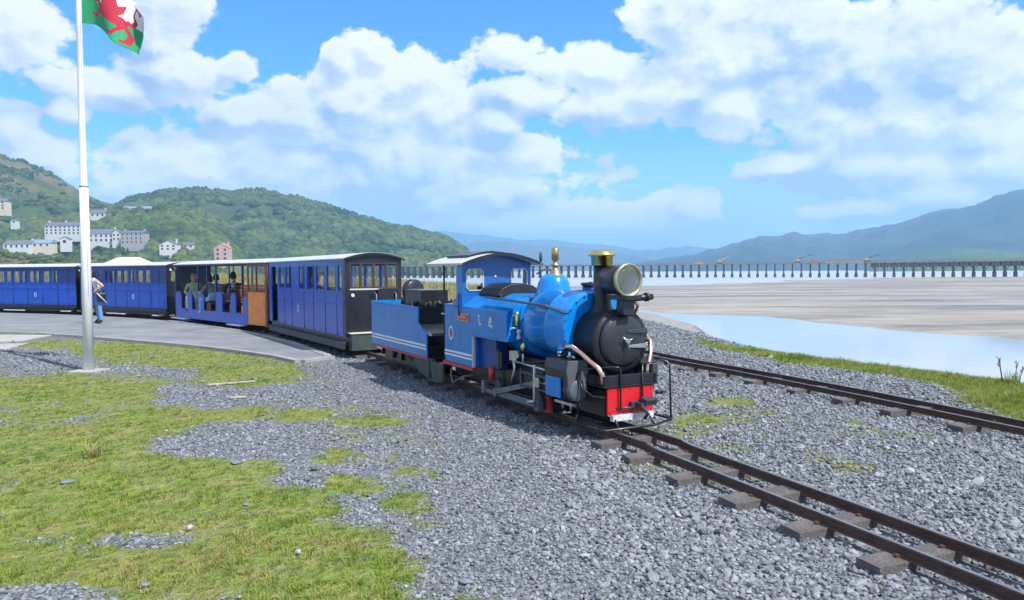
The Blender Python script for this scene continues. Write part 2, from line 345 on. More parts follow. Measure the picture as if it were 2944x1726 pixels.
def sand_height(x, y):
    # signed distance to the sand bar's outline
    d = np.full(x.shape, 1e9)
    for i in range(len(SAND)):
        ax, ay = SAND[i - 1]; bx, by = SAND[i]; ex, ey = bx - ax, by - ay
        t = np.clip(((x - ax) * ex + (y - ay) * ey) / (ex * ex + ey * ey), 0, 1)
        d = np.minimum(d, np.hypot(x - ax - t * ex, y - ay - t * ey))
    d = np.where(inpoly(x, y, SAND), d, -d)
    sc = np.maximum(6, y * .08)
    m = sst(d / sc + (fbm(x / 22, y / 9, 4, 31) - .5) * 1.4, -.3, .6)
    rip = fbm(x / 30, y / 8, 5, 44) - .5
    return -4.0 + .37 * m + .16 * rip * m + .04
POOLS = [(590,1100,265,40,.95),(530,975,175,26,.75),(80,888,165,22,.85),(150,1465,180,26,.7),(840,965,150,24,.7),(360,1330,130,24,.35),(300,905,110,18,.4),(740,1185,90,22,.5),(900,1150,70,60,.5),(1010,1440,70,50,.3)]
GREENS = [(760,1190,430,290,.30),(1900,1090,520,130,.22),(450,960,600,110,.30),(230,1150,560,170,1.),(350,1360,620,170,1.),(820,1450,330,110,1.),(860,1360,170,95,.85),(120,985,360,78,1.),(420,870,340,42,1.),(150,850,150,18,.8),(620,925,180,36,1.),(260,940,200,30,.8),
    (650,1022,250,26,1.),(900,1040,125,17,1.),(870,1050,120,12,.45),(830,1127,90,28,.9),(870,1195,100,40,.8),(1010,1240,90,40,.6),(1030,1300,60,20,.3),(720,1270,190,90,.75),
    (1710,1035,80,17,.75),(1790,990,80,13,.65),(1880,1012,60,12,.35),(2230,1120,90,22,.35),(2090,1070,40,8,.5),(2460,1240,60,16,.5),(2150,1090,45,9,.5),(1700,1065,60,10,.5),(2500,1215,40,10,.3),(1150,1477,160,26,.6),(1390,1367,40,10,.3)]
def masks(x, y):
    u, v = photo_xy(x, y); ok = (y > .6)
    g = np.zeros(x.shape)
    for cx, cy, rx, ry, s in GREENS:
        d = np.hypot((u - cx) / rx, (v - cy) / ry); g = np.maximum(g, s * sst(-d, -1.12, -.55))
    for cx, cy, rx, ry, s in POOLS:
        d = np.hypot((u - cx) / rx, (v - cy) / ry); g = g * (1 - s * sst(-d, -1.15, -.6))
    g = np.where(ok, g, .5 * (x < 0))
    g = g * np.where(ok, 1, 1.)
    n = fbm(x * 2.6, y * 2.6, 4, 60); n2 = fbm(x * .8 + 9, y * .8, 3, 71)
    n3 = fbm(x * 11, y * 11, 3, 64)
    gm = sst(g * 1.05 + (n - .5) * 1.35 + (n2 - .5) * .6 + (n3 - .5) * .6, .16, .92)
    gm = gm * sst(g, .03, .3)
    # bank grass along the crest on the right, rough grass behind the train
    cx = np.interp(y, *zip(*CRX))
    bw = np.interp(y, [0, 7, 9, 11, 13, 15, 17], [1.5, 1.4, 1.1, .8, .6, .4, 0.])
    b = (1 - sst(np.abs(x - cx + .35 - (fbm(x, y * 1.3, 3, 80) - .5) * .5) / (bw + 1e-3), .55, 1.)) * (bw > .01) * (y < 17)
    rough_g = sst(y + x * .2, 24, 30) * sst(-x, -1.5, 4)
    return gm, b, rough_g

def polar_ground():
    rr = [.9]
    while rr[-1] < 16: rr.append(rr[-1] * 1.0125 + .004)
    while rr[-1] < 14000: rr.append(rr[-1] * 1.024)
    rr = np.array(rr)
    th = np.concatenate([np.arange(-180, -44, 4.), np.arange(-44, 44, .22), np.arange(44, 180, 4.)]); th = np.radians(th)
    nr, nt_ = len(rr), len(th); RR, TT = np.meshgrid(rr, th, indexing='ij')
    X = (RR * np.sin(TT)).ravel(); Y = (RR * np.cos(TT)).ravel()
    X = np.concatenate([X, [0]]); Y = np.concatenate([Y, [0]])
    Z, t = height(X, Y); Zs = sand_height(X, Y)
    off = t < 0; Z = np.where(off, np.maximum(Z, Zs), Z); far = RR.ravel() > 3000; Z[:-1] = np.where(far, -4.2, Z[:-1])
    # railway bed: the ground drops a little under the train so wheels and sleepers stand clear
    i = np.arange(nr - 1)[:, None] * nt_; j = np.arange(nt_)[None, :]; j2 = (j + 1) % nt_
    q = np.stack([i + j, i + j2, i + nt_ + j2, i + nt_ + j], -1).reshape(-1, 4)
    me = bpy.data.meshes.new('ground'); nv = len(X)
    tri = np.stack([np.full(nt_, nv - 1), (np.arange(nt_) + 1) % nt_, np.arange(nt_)], -1)
    me.vertices.add(nv); me.vertices.foreach_set('co', np.stack([X, Y, Z], -1).ravel())
    me.loops.add(q.size + tri.size); me.loops.foreach_set('vertex_index', np.concatenate([q[:, ::-1].ravel(), tri.ravel()]))
    me.polygons.add(len(q) + len(tri)); st = np.concatenate([np.arange(len(q)) * 4, len(q) * 4 + np.arange(len(tri)) * 3])
    me.polygons.foreach_set('loop_start', st); me.update(calc_edges=True); me.validate()
    me.polygons.foreach_set('use_smooth', [True] * len(me.polygons))
    gm, b, rg = masks(X, Y)
    for n, a in (('grass', np.maximum(gm, b)), ('rough', rg), ('beach', sst(-t, -.86, -.7) * 1.), ('flat', (t <= .02) * 1.)):
        at_ = me.attributes.new(n, 'FLOAT', 'POINT'); at_.data.foreach_set('value', a.astype(np.float32))
    o = bpy.data.objects.new('ground', me); COL.objects.link(o); o['kind'] = 'structure'
    me.materials.append(ground_mat()); return o
def ground_mat():
    m = bpy.data.materials.new('ground_surface'); m.use_nodes = True; nt = m.node_tree; N = nt.nodes; L = nt.links; b = N['Principled BSDF']
    g = N.new('ShaderNodeNewGeometry'); P = g.outputs['Position']
    def noise(s, d=5, r=.6, vec=P):
        n = N.new('ShaderNodeTexNoise'); n.inputs['Scale'].default_value = s; n.inputs['Detail'].default_value = d; n.inputs['Roughness'].default_value = r; L.new(vec, n.inputs['Vector']); return n.outputs['Fac']
    def ramp(v, stops):
        c = N.new('ShaderNodeValToRGB'); e = c.color_ramp.elements
        while len(e) < len(stops): e.new(.5)
        for i, (p, col) in enumerate(stops): e[i].position = p; e[i].color = (*col, 1)
        L.new(v, c.inputs[0]); return c.outputs[0]
    def att(n): a = N.new('ShaderNodeAttribute'); a.attribute_name = n; return a.outputs['Fac']
    def mix(f, a, c):
        n = N.new('ShaderNodeMix'); n.data_type = 'RGBA'; L.new(f, n.inputs['Factor']); L.new(a, n.inputs['A']); L.new(c, n.inputs['B']); return n.outputs['Result']
    def math_(op, a, c=None, cl=False):
        n = N.new('ShaderNodeMath'); n.operation = op; n.use_clamp = cl
        for i, v in enumerate((a, c)):
            if v is None: continue
            if isinstance(v, (int, float)): n.inputs[i].default_value = v
            else: L.new(v, n.inputs[i])
        return n.outputs[0]
    vo = N.new('ShaderNodeTexVoronoi'); vo.inputs['Scale'].default_value = 34; L.new(P, vo.inputs['Vector'])
    grav = ramp(vo.outputs['Color'], [(0, (.055, .065, .08)), (.5, (.14, .155, .18)), (1., (.30, .32, .35))])
    nb = noise(1.3, 5); dust = ramp(nb, [(.42, (.12, .13, .15)), (.7, (.17, .16, .145))])
    mg = N.new('ShaderNodeMix'); mg.data_type = 'RGBA'; mg.inputs['Factor'].default_value = .35; L.new(grav, mg.inputs['A']); L.new(dust, mg.inputs['B']); grav = mg.outputs['Result']
    gn = noise(3.2, 8, .7)
    grass = ramp(gn, [(.25, (.08, .14, .022)), (.45, (.17, .23, .04)), (.6, (.28, .27, .08)), (.75, (.30, .22, .10))])
    soil = ramp(noise(14, 6), [(.3, (.12, .10, .07)), (.7, (.24, .20, .14))])
    grass = mix(math_('MULTIPLY', ramp(noise(9, 6), [(.48, (0, 0, 0)), (.6, (1, 1, 1))]), .55), grass, soil)
    c = mix(att('grass'), grav, grass)
    rgc = ramp(noise(.45, 6), [(.3, (.10, .13, .045)), (.5, (.25, .23, .09)), (.7, (.34, .30, .15))])
    c = mix(att('rough'), c, rgc)
    beach = ramp(noise(.7, 7, .7), [(.3, (.17, .17, .17)), (.55, (.27, .265, .25)), (.75, (.36, .34, .31))])
    vb = N.new('ShaderNodeTexVoronoi'); vb.inputs['Scale'].default_value = 7; L.new(P, vb.inputs['Vector'])
    beach = mix(math_('MULTIPLY', ramp(vb.outputs['Color'], [(.2, (0, 0, 0)), (.9, (1, 1, 1))]), .55), beach, ramp(vb.outputs['Color'], [(.3, (.10, .10, .105)), (.6, (.42, .40, .37))]))
    c = mix(att('beach'), c, beach)
    mp = N.new('ShaderNodeMapping'); mp.inputs['Scale'].default_value = (.02, .085, 1); mp.inputs['Rotation'].default_value = (0, 0, R(-8)); L.new(P, mp.inputs[0])
    s1 = noise(1.2, 9, .62, mp.outputs[0]); s2 = noise(5., 6, .6, mp.outputs[0])
    sand = ramp(s1, [(.36, (.085, .075, .068)), (.44, (.18, .16, .14)), (.51, (.28, .255, .22)), (.60, (.38, .35, .30))])
    sand2 = ramp(s2, [(.35, (.13, .12, .11)), (.6, (.34, .31, .275))])
    m3 = N.new('ShaderNodeMix'); m3.data_type = 'RGBA'; m3.inputs['Factor'].default_value = .45; L.new(sand, m3.inputs['A']); L.new(sand2, m3.inputs['B'])
    c = mix(att('flat'), c, m3.outputs['Result'])
    L.new(c, b.inputs['Base Color'])
    wet = N.new('ShaderNodeMapRange'); wet.inputs[1].default_value = .33; wet.inputs[2].default_value = .5; wet.inputs[3].default_value = .35; wet.inputs[4].default_value = .85; L.new(s1, wet.inputs[0])
    ro = N.new('ShaderNodeMix'); ro.inputs['A'].default_value = .85; L.new(att('flat'), ro.inputs['Factor']); L.new(wet.outputs[0], ro.inputs['B']); L.new(ro.outputs[0], b.inputs['Roughness'])
    b.inputs['Specular IOR Level'].default_value = .35
    hgt = math_('ADD', math_('MULTIPLY', vo.outputs['Distance'], -1.0), math_('MULTIPLY', noise(60, 3), .5))
    bp = N.new('ShaderNodeBump'); bp.inputs['Strength'].default_value = .9; bp.inputs['Distance'].default_value = .02; L.new(math_('MULTIPLY', hgt, math_('SUBTRACT', 1., att('flat'))), bp.inputs['Height']); L.new(bp.outputs[0], b.inputs['Normal'])
    return m
polar_ground()

# water: estuary channel and the pool below the bank
def water():
    m = bpy.data.materials.new('estuary_water'); m.use_nodes = True; nt = m.node_tree; b = nt.nodes['Principled BSDF']
    b.inputs['Base Color'].default_value = (.40, .42, .43, 1); b.inputs['IOR'].default_value = 1.33; b.inputs['Specular IOR Level'].default_value = .9
    g = nt.nodes.new('ShaderNodeNewGeometry'); mp = nt.nodes.new('ShaderNodeMapping'); mp.inputs['Scale'].default_value = (.5, 1.6, 1)
    n = nt.nodes.new('ShaderNodeTexNoise'); n.inputs['Scale'].default_value = .8; n.inputs['Detail'].default_value = 6
    bp = nt.nodes.new('ShaderNodeBump'); bp.inputs['Strength'].default_value = .05; bp.inputs['Distance'].default_value = .04
    sp = nt.nodes.new('ShaderNodeSeparateXYZ'); mr = nt.nodes.new('ShaderNodeMapRange'); mr.inputs[1].default_value = 90; mr.inputs[2].default_value = 320; mr.inputs[3].default_value = .06; mr.inputs[4].default_value = .34
    nt.links.new(g.outputs['Position'], sp.inputs[0]); nt.links.new(sp.outputs[1], mr.inputs[0]); nt.links.new(mr.outputs[0], b.inputs['Roughness'])
    nt.links.new(g.outputs['Position'], mp.inputs[0]); nt.links.new(mp.outputs[0], n.inputs['Vector']); nt.links.new(n.outputs['Fac'], bp.inputs['Height']); nt.links.new(bp.outputs[0], b.inputs['Normal'])
    q = MB(); q.add([(-9000, 20, -3.72), (14000, 20, -3.72), (14000, 13000, -3.72), (-9000, 13000, -3.72), (8, 20, -3.72), (8, -60, -3.72), (14000, -60, -3.72)],
                    [(0, 4, 1, 2, 3), (5, 6, 1, 4)])
    o = q.build('water', m); o['kind'] = 'structure'
water()

# ------------------------------------------------------------------ hills
def hill_mat(name, cols, scale, b2=None, rough=.95, bump=1.):
    m = bpy.data.materials.new(name); m.use_nodes = True; nt = m.node_tree; N = nt.nodes; L = nt.links; b = N['Principled BSDF']; b.inputs['Roughness'].default_value = rough; b.inputs['Specular IOR Level'].default_value = .1
    g = N.new('ShaderNodeNewGeometry'); n = N.new('ShaderNodeTexNoise'); n.inputs['Scale'].default_value = scale; n.inputs['Detail'].default_value = 9; n.inputs['Roughness'].default_value = .65; L.new(g.outputs['Position'], n.inputs['Vector'])
    c = N.new('ShaderNodeValToRGB'); e = c.color_ramp.elements
    while len(e) < len(cols): e.new(.5)
    for i, cc in enumerate(cols): e[i].position = .3 + .4 * i / (len(cols) - 1); e[i].color = (*cc, 1)
    L.new(n.outputs['Fac'], c.inputs[0]); out = c.outputs[0]
    if b2:   # upper moorland above a height
        sp = N.new('ShaderNodeSeparateXYZ'); L.new(g.outputs['Position'], sp.inputs[0]); h0, h1, cols2 = b2
        ad = N.new('ShaderNodeMath'); ad.operation = 'MULTIPLY_ADD'; L.new(n.outputs['Fac'], ad.inputs[0]); ad.inputs[1].default_value = (h1 - h0) * 1.2; L.new(sp.outputs[2], ad.inputs[2])
        mr = N.new('ShaderNodeMapRange'); mr.inputs[1].default_value = h0 + (h1 - h0) * .6; mr.inputs[2].default_value = h1 + (h1 - h0) * .6; L.new(ad.outputs[0], mr.inputs[0])
        n2 = N.new('ShaderNodeTexNoise'); n2.inputs['Scale'].default_value = scale * 2; n2.inputs['Detail'].default_value = 8; L.new(g.outputs['Position'], n2.inputs['Vector'])
        c2 = N.new('ShaderNodeValToRGB'); e = c2.color_ramp.elements
        while len(e) < len(cols2): e.new(.5)
        for i, cc in enumerate(cols2): e[i].position = .35 + .3 * i / (len(cols2) - 1); e[i].color = (*cc, 1)
        L.new(n2.outputs['Fac'], c2.inputs[0]); mx = N.new('ShaderNodeMix'); mx.data_type = 'RGBA'; L.new(mr.outputs[0], mx.inputs['Factor']); L.new(out, mx.inputs['A']); L.new(c2.outputs[0], mx.inputs['B']); out = mx.outputs['Result']
    L.new(out, b.inputs['Base Color'])
    bp = N.new('ShaderNodeBump'); bp.inputs['Strength'].default_value = bump; bp.inputs['Distance'].default_value = .12 / scale; L.new(n.outputs['Fac'], bp.inputs['Height']); L.new(bp.outputs[0], b.inputs['Normal'])
    return m
HILLS = {}
def hill(name, ridge, Db, Dr, material, zb=-4.2, expo=.8, rug=.06, seed=0, nu=260, nvr=44, drow=None):
    xs = np.linspace(ridge[0][0], ridge[-1][0], nu); ys = np.interp(xs, [p[0] for p in ridge], [p[1] for p in ridge]); ys = ys + (fbm(xs / 26., xs * 0 + seed, 5, seed) - .5) * 9
    V = []; tt = np.concatenate([np.linspace(0, 1, nvr), [1.12, 1.35, 1.7]])
    grid = np.zeros((len(tt), nu, 3))
    for i, (x, y) in enumerate(zip(xs, ys)):
        dr = Dr if not callable(Dr) else Dr(x)
        p = at_dist(x, y, dr); zr = p.z; dirx = p.x / dr
        for j, t in enumerate(tt):
            D = Db + (dr - Db) * t
            if t <= 1: z = zb + (zr - zb) * (t ** expo)
            else: z = zr - (zr - zb) * min(1, (t - 1) * 1.5)
            grid[j, i] = (dirx * D, D, z)
    X = grid[..., 0]; Y = grid[..., 1]; s = (Dr if not callable(Dr) else Dr(xs.mean())) / 14.
    zr = grid[nvr - 1, :, 2]; amp = np.maximum(zr - zb, 5)[None, :]
    T = np.minimum(tt, 1)[:, None]
    n = (fbm(X / s, Y / s, 5, seed) - .5) * 2
    grid[..., 2] += amp * rug * n * (4 * T * (1 - T) + .12 * T) * 2.2
    # gullies
    n2 = np.abs(fbm(X / s * .8 + 7, Y / s * .35, 4, seed + 20) - .5) * 2
    grid[..., 2] -= amp * rug * 2.0 * (1 - n2) ** 3 * (4 * T * (1 - T)) * .6
    nr = len(tt); Vv = grid.reshape(-1, 3)
    q = [(j * nu + i, j * nu + i + 1, (j + 1) * nu + i + 1, (j + 1) * nu + i) for j in range(nr - 1) for i in range(nu - 1)]
    b = MB(); b.add(Vv.tolist(), q, True); o = b.build(name, material); o['kind'] = 'structure'; HILLS[name] = (xs, ys, grid, nvr); return o
GREEN1 = hill_mat('wooded_hillside', [(.018, .035, .014), (.035, .062, .022), (.075, .105, .035)], .02)
MOOR = hill_mat('moor_hillside', [(.03, .055, .02), (.06, .09, .03), (.10, .12, .045)], .012, (90, 140, [(.075, .085, .035), (.11, .095, .06), (.17, .14, .075), (.13, .11, .10)]))
WOODB = hill_mat('far_wooded_hillside', [(.025, .045, .022), (.045, .075, .032), (.07, .10, .045)], .011, (85, 125, [(.05, .075, .035), (.085, .08, .05), (.10, .085, .06)]))
SCRUB = hill_mat('bracken_bank', [(.05, .075, .02), (.13, .11, .05), (.17, .13, .07)], .10, bump=.6)
BLUEH = hill_mat('blue_mountain', [(.018, .03, .028), (.035, .05, .038), (.065, .07, .055)], .0022)
FARH = hill_mat('pale_mountain', [(.04, .06, .05), (.06, .075, .055)], .0015)
LOWG = hill_mat('low_green_hill', [(.03, .06, .025), (.06, .10, .04), (.09, .12, .05)], .01)
hill('mountain_slope_with_heather_top', [(-420,300),(-200,330),(-60,352),(0,380),(50,396),(100,415),(150,440),(200,470),(250,495),(285,505),(330,540),(420,600)], 720, 1150, MOOR, seed=3, rug=.05)
hill('wooded_ridge_across_estuary', [(200,600),(250,520),(300,495),(340,480),(400,470),(470,464),(550,468),(640,467),(700,477),(760,490),(820,510),(880,530),(950,550),(1010,560),(1060,572),(1100,585),(1130,605),(1150,632),(1170,662)], 800, 1300, WOODB, seed=11, rug=.07, expo=.75)
hill('town_hillside', [(-420,530),(-100,545),(0,548),(100,545),(200,534),(280,524),(350,517),(450,514),(490,525),(520,540),(545,560),(568,585),(585,615),(600,650),(615,670)], 560, 780, GREEN1, seed=21, rug=.05, expo=.85)
hill('bracken_bank', [(-420,618),(-100,622),(0,622),(100,627),(230,634),(300,645),(420,655),(560,664)], 330, 420, SCRUB, seed=31, rug=.1, nvr=20, expo=.6)
hill('blue_mountain_right', [(1540,656),(1600,643),(1650,634),(1700,626),(1760,612),(1800,601),(1850,589),(1870,583),(1905,585),(1950,573),(2000,577),(2080,572),(2110,566),(2150,560),(2200,552),(2250,536),(2290,522),(2350,512),(2400,505),(2440,490),(2480,475),(2519,465),(2600,440),(2750,410)], 2100, 3700, BLUEH, seed=41, rug=.11, expo=.7)
hill('low_hill_behind_bridge', [(2140,650),(2230,632),(2300,618),(2350,612),(2400,610),(2460,616),(2519,622),(2650,615),(2750,620)], 1300, 1900, LOWG, seed=51, rug=.06)
hill('pale_mountain_centre', [(980,560),(1050,567),(1120,573),(1200,580),(1290,590),(1330,589),(1400,596),(1450,600),(1520,607),(1580,618),(1640,610),(1690,605),(1740,612),(1800,640)], 5200, 7200, FARH, seed=61, rug=.05)
hill('nearer_pale_hills', [(1080,606),(1150,600),(1220,594),(1300,600),(1380,606),(1450,612),(1520,622),(1580,634),(1640,645),(1700,655)], 3600, 5000, FARH, seed=71, rug=.05)

# air
def haze():
    m = bpy.data.materials.new('haze_air'); m.use_nodes = True; nt = m.node_tree; nt.nodes.remove(nt.nodes['Principled BSDF'])
    v = nt.nodes.new('ShaderNodeVolumePrincipled'); v.inputs['Color'].default_value = (.38, .68, 1., 1); v.inputs['Density'].default_value = HAZE; v.inputs['Anisotropy'].default_value = .2
    nt.links.new(v.outputs[0], nt.nodes['Material Output'].inputs['Volume'])
    o = MB().box(-15500, 15500, -15200, 15800, -6.2, 560).build('haze', m); o['kind'] = 'stuff'; o['label'] = 'pale blue sea air between the train and the far mountains'; o['category'] = 'haze'
HAZE = 2.1e-4
haze()
# ------------------------------------------------------------------ railway tracks
def spline(pts, step):
    P = [Vector((p[0], p[1], 0)) for p in pts]; out = []
    for i in range(len(P) - 1):
        a, b, c, d = P[max(i-1, 0)], P[i], P[i+1], P[min(i+2, len(P)-1)]; n = max(2, int((c - b).length / step))
        for k in range(n):
            t = k / n; out.append(.5 * ((2*b) + (c-a)*t + (2*a-5*b+4*c-d)*t*t + (-a+3*b-3*c+d)*t**3))
    out.append(P[-1]); return out
def sweep(pts, off, prof, name, mats, parent, zt=.10):
    V = []; Fc = []; k = len(prof); n = len(pts)
    for i, p in enumerate(pts):
        T = (pts[min(i+1, n-1)] - pts[max(i-1, 0)]).normalized(); Nn = Vector((T.y, -T.x, 0))
        for a, z in prof: V.append(p + Nn * (off + a) + Vector((0, 0, zt + z)))
    for i in range(n - 1):
        for j in range(k): Fc.append((i*k+j, i*k+(j+1)%k, (i+1)*k+(j+1)%k, (i+1)*k+j))
    b = MB(); b.add(V, Fc)
    b.m = [1 if f[0] % k == 0 else 0 for f in Fc]        # the first profile edge is the running surface
    return b.build(name, mats, parent)
RP = [(-.013, 0), (.013, 0), (.016, -.006), (.015, -.016), (.005, -.022), (.005, -.052), (.032, -.058), (.034, -.064), (-.034, -.064), (-.032, -.058), (-.005, -.052), (-.005, -.022), (-.015, -.016), (-.016, -.006)]
def cuboid_mesh(name, mats, l, w, h, j=0.):
    b = MB(); b.box(-l/2, l/2, -w/2, w/2, -h, 0); rnd = random.Random(3)
    b.v = [(x + rnd.uniform(-j, j), y + rnd.uniform(-j, j), z + rnd.uniform(-j, j)) for x, y, z in b.v]; return b.mesh(name, mats)
SLM = cuboid_mesh('sleeper', SLEEPER, .67, .16, .13, .006)
def track(pts, name, s0, s1, gap):
    root = empty(name, kind='structure'); c = spline(pts, .25)
    for off in (-.17, .17): sweep(c, off, RP, 'rail', [RAILSIDE, RAILTOP], root)
    acc = 0; nxt = s0
    fix = MB()
    for i in range(len(c) - 1):
        d = (c[i+1] - c[i]).length
        while acc + d >= nxt and nxt < s1:
            p = c[i].lerp(c[i+1], (nxt - acc) / d); T = (c[i+1] - c[i]).normalized(); a = math.atan2(-T.x, T.y)
            share(SLM, 'sleeper', root, (p.x - T.y * .075, p.y + T.x * .075, .043 + random.uniform(-.006, .006)), (random.uniform(-.01, .01), random.uniform(-.02, .02), a + random.uniform(-.04, .04)), (random.uniform(.94, 1.06), random.uniform(.9, 1.1), 1))
            for off in (-.17, .17):
                for e in (-.042, .042):
                    q = p + Vector((T.y, -T.x, 0)) * (off + e); fix.box(q.x - .012, q.x + .012, q.y - .012, q.y + .012, .03, .054)
            nxt += gap * random.uniform(.93, 1.07)
        acc += d
    fix.build('rail_fixing', RAILSIDE, root, kind='stuff')
    return c
TC1 = track(T1, 'railway_track', 2.35, 26, .60)
TC2 = track(T2, 'far_railway_track', 1.0, 30, .78)
def track_dist(x, y, c):
    d = np.full(x.shape, 1e9)
    for a, b in zip(c[::3], c[3::3]):
        ex, ey = b.x - a.x, b.y - a.y; t = np.clip(((x - a.x) * ex + (y - a.y) * ey) / (ex*ex + ey*ey), 0, 1)
        d = np.minimum(d, np.hypot(x - a.x - t*ex, y - a.y - t*ey))
    return d

# ------------------------------------------------------------------ scattering (points -> instances, one "stuff" object)
def scatter(name, P, scl, rot, idx, protos, label, cat, parent=None):
    me = bpy.data.meshes.new(name); n = len(P); me.vertices.add(n); me.vertices.foreach_set('co', P.astype(np.float32).ravel())
    for nm, ty, arr, key in (('sc', 'FLOAT_VECTOR', scl, 'vector'), ('rt', 'FLOAT_VECTOR', rot, 'vector'), ('ix', 'INT', idx, 'value')):
        a = me.attributes.new(nm, ty, 'POINT'); a.data.foreach_set(key, (arr.astype(np.float32) if ty != 'INT' else arr.astype(np.int32)).ravel())
    o = bpy.data.objects.new(name, me); COL.objects.link(o)
    g = bpy.data.node_groups.new(name + '_nodes', 'GeometryNodeTree'); g.interface.new_socket('Geometry', in_out='INPUT', socket_type='NodeSocketGeometry'); g.interface.new_socket('Geometry', in_out='OUTPUT', socket_type='NodeSocketGeometry')
    N = g.nodes; L = g.links; gi = N.new('NodeGroupInput'); go = N.new('NodeGroupOutput'); mp = N.new('GeometryNodeMeshToPoints'); L.new(gi.outputs[0], mp.inputs[0]); jn = N.new('GeometryNodeJoinGeometry')
    def na(nm, ty): a = N.new('GeometryNodeInputNamedAttribute'); a.data_type = ty; a.inputs[0].default_value = nm; return a.outputs[0]
    sc_, rt_, ix_ = na('sc', 'FLOAT_VECTOR'), na('rt', 'FLOAT_VECTOR'), na('ix', 'INT')
    for k, pr in enumerate(protos):
        cmp_ = N.new('FunctionNodeCompare'); cmp_.data_type = 'INT'; cmp_.operation = 'EQUAL'; L.new(ix_, cmp_.inputs[2]); cmp_.inputs[3].default_value = k
        ob = N.new('GeometryNodeObjectInfo'); ob.inputs[0].default_value = pr; ob.inputs['As Instance'].default_value = True
        ip = N.new('GeometryNodeInstanceOnPoints'); L.new(mp.outputs[0], ip.inputs['Points']); L.new(cmp_.outputs[0], ip.inputs['Selection']); L.new(ob.outputs['Geometry'], ip.inputs['Instance'])
        L.new(rt_, ip.inputs['Rotation']); L.new(sc_, ip.inputs['Scale']); L.new(ip.outputs[0], jn.inputs[0])
    L.new(jn.outputs[0], go.inputs[0]); md = o.modifiers.new('scatter', 'NODES'); md.node_group = g
    o['kind'] = 'stuff'; o['label'] = label; o['category'] = cat
    return o
def proto(name, mb, mats): return bpy.data.objects.new(name, mb.mesh(name, mats))
def stone_proto(k, m):
    bm = bmesh.new(); bmesh.ops.create_icosphere(bm, subdivisions=1, radius=1.); rnd = random.Random(k)
    for v in bm.verts: v.co *= rnd.uniform(.68, 1.15)
    for i in range(3):
        n = Vector((rnd.uniform(-1, 1), rnd.uniform(-1, 1), rnd.uniform(-1, 1))).normalized()
        for v in bm.verts:
            d = v.co.dot(n) - rnd.uniform(.5, .7)
            if d > 0: v.co -= n * d
    me = bpy.data.meshes.new('stone'); bm.to_mesh(me); bm.free(); me.materials.append(m); return bpy.data.objects.new('stone', me)
STONEM = inst_mat('slate_ballast', [(.075, .082, .092), (.13, .14, .155), (.19, .205, .225), (.25, .265, .285), (.17, .172, .175), (.32, .335, .355), (.14, .155, .17)], .7, spec=.35)
STP = [stone_proto(k, STONEM) for k in range(7)]
def grid_points(y0, y1, dens, xr):
    out = []
    y = y0
    while y < y1:
        dy = max(.25, y * .06); x0, x1 = xr(y); A = (x1 - x0) * dy; n = int(A * dens(y + dy/2))
        out.append(np.stack([RNG.uniform(x0, x1, n), RNG.uniform(y, y + dy, n)], -1)); y += dy
    return np.concatenate(out)
view = lambda y: (-.86 * y - 1.0, .86 * y + 1.0)
def ballast():
    xy = grid_points(2.0, 34, lambda y: 2300 if y < 4.5 else 2300 * (4.5 / y) ** 1.7, view); x, y = xy.T
    gm, b, rg = masks(x, y); z, t = height(x, y)
    d1 = track_dist(x, y, TC1)
    keep = (RNG.random(len(x)) > np.maximum(gm * 1.15, b)) & (x < np.interp(y, *zip(*CRX)) + np.where(y > 13.5, 7., .3)) & ((x > -3 - .1 * y) | (y < 17)) & ~((d1 < .16) & (RNG.random(len(x)) < .25)) & ~inplat(x, y)
    nr = (d1 < .205) & (d1 > .135); keep &= ~nr
    keep &= ~((track_dist(x, y, TC2) < .205) & (track_dist(x, y, TC2) > .135))
    x, y, z = x[keep], y[keep], z[keep]; n = len(x); d1 = d1[keep]
    s = RNG.lognormal(math.log(.0128), .30, n) * np.clip(.85 + .045 * y, .9, 2.3)
    s *= np.where(x < .2 + .1 * (6 - y), .78, 1.05)
    scl = np.stack([s * RNG.uniform(.8, 1.5, n), s * RNG.uniform(.8, 1.2, n), s * RNG.uniform(.5, .95, n)], -1)
    rot = np.stack([RNG.uniform(-.6, .6, n), RNG.uniform(-.6, .6, n), RNG.uniform(0, 6.28, n)], -1)
    scatter('ballast_gravel', np.stack([x, y, z + s * RNG.uniform(-.1, .55, n)], -1), scl, rot, RNG.integers(0, 7, n), STP, 'loose blue grey slate ballast covering the ground round both tracks', 'gravel')
GRASSM = inst_mat('grass_blades', [(.08, .14, .022), (.16, .26, .035), (.23, .33, .05), (.36, .36, .09), (.14, .23, .03), (.42, .34, .13), (.20, .27, .05)], .7, trans=.3, wscale=.9)
def tuft_proto(k, m, n=9, h=1., spread=.5, w=.06, curl=.5, seg=2):
    rnd = random.Random(k * 7 + 1); b = MB()
    for i in range(n):
        a = rnd.uniform(0, 6.28); ca, sa = math.cos(a), math.sin(a); r0 = rnd.uniform(0, spread); px, py = r0 * math.cos(a + 1.3), r0 * math.sin(a + 1.3)
        L_ = h * rnd.uniform(.5, 1.); lean = rnd.uniform(.15, curl); pr = []
        for j in range(seg + 1):
            t = j / seg; rad = L_ * lean * t * t; z = L_ * t * (1 - .25 * t * lean); ww = w * (1 - .85 * t)
            pr += [(px + ca * rad - sa * ww, py + sa * rad + ca * ww, z), (px + ca * rad + sa * ww, py + sa * rad - ca * ww, z)]
        b.add(pr, [(2*j, 2*j+1, 2*j+3, 2*j+2) for j in range(seg)], True)
    o = bpy.data.objects.new('tuft', b.mesh('tuft', m, False)); return o
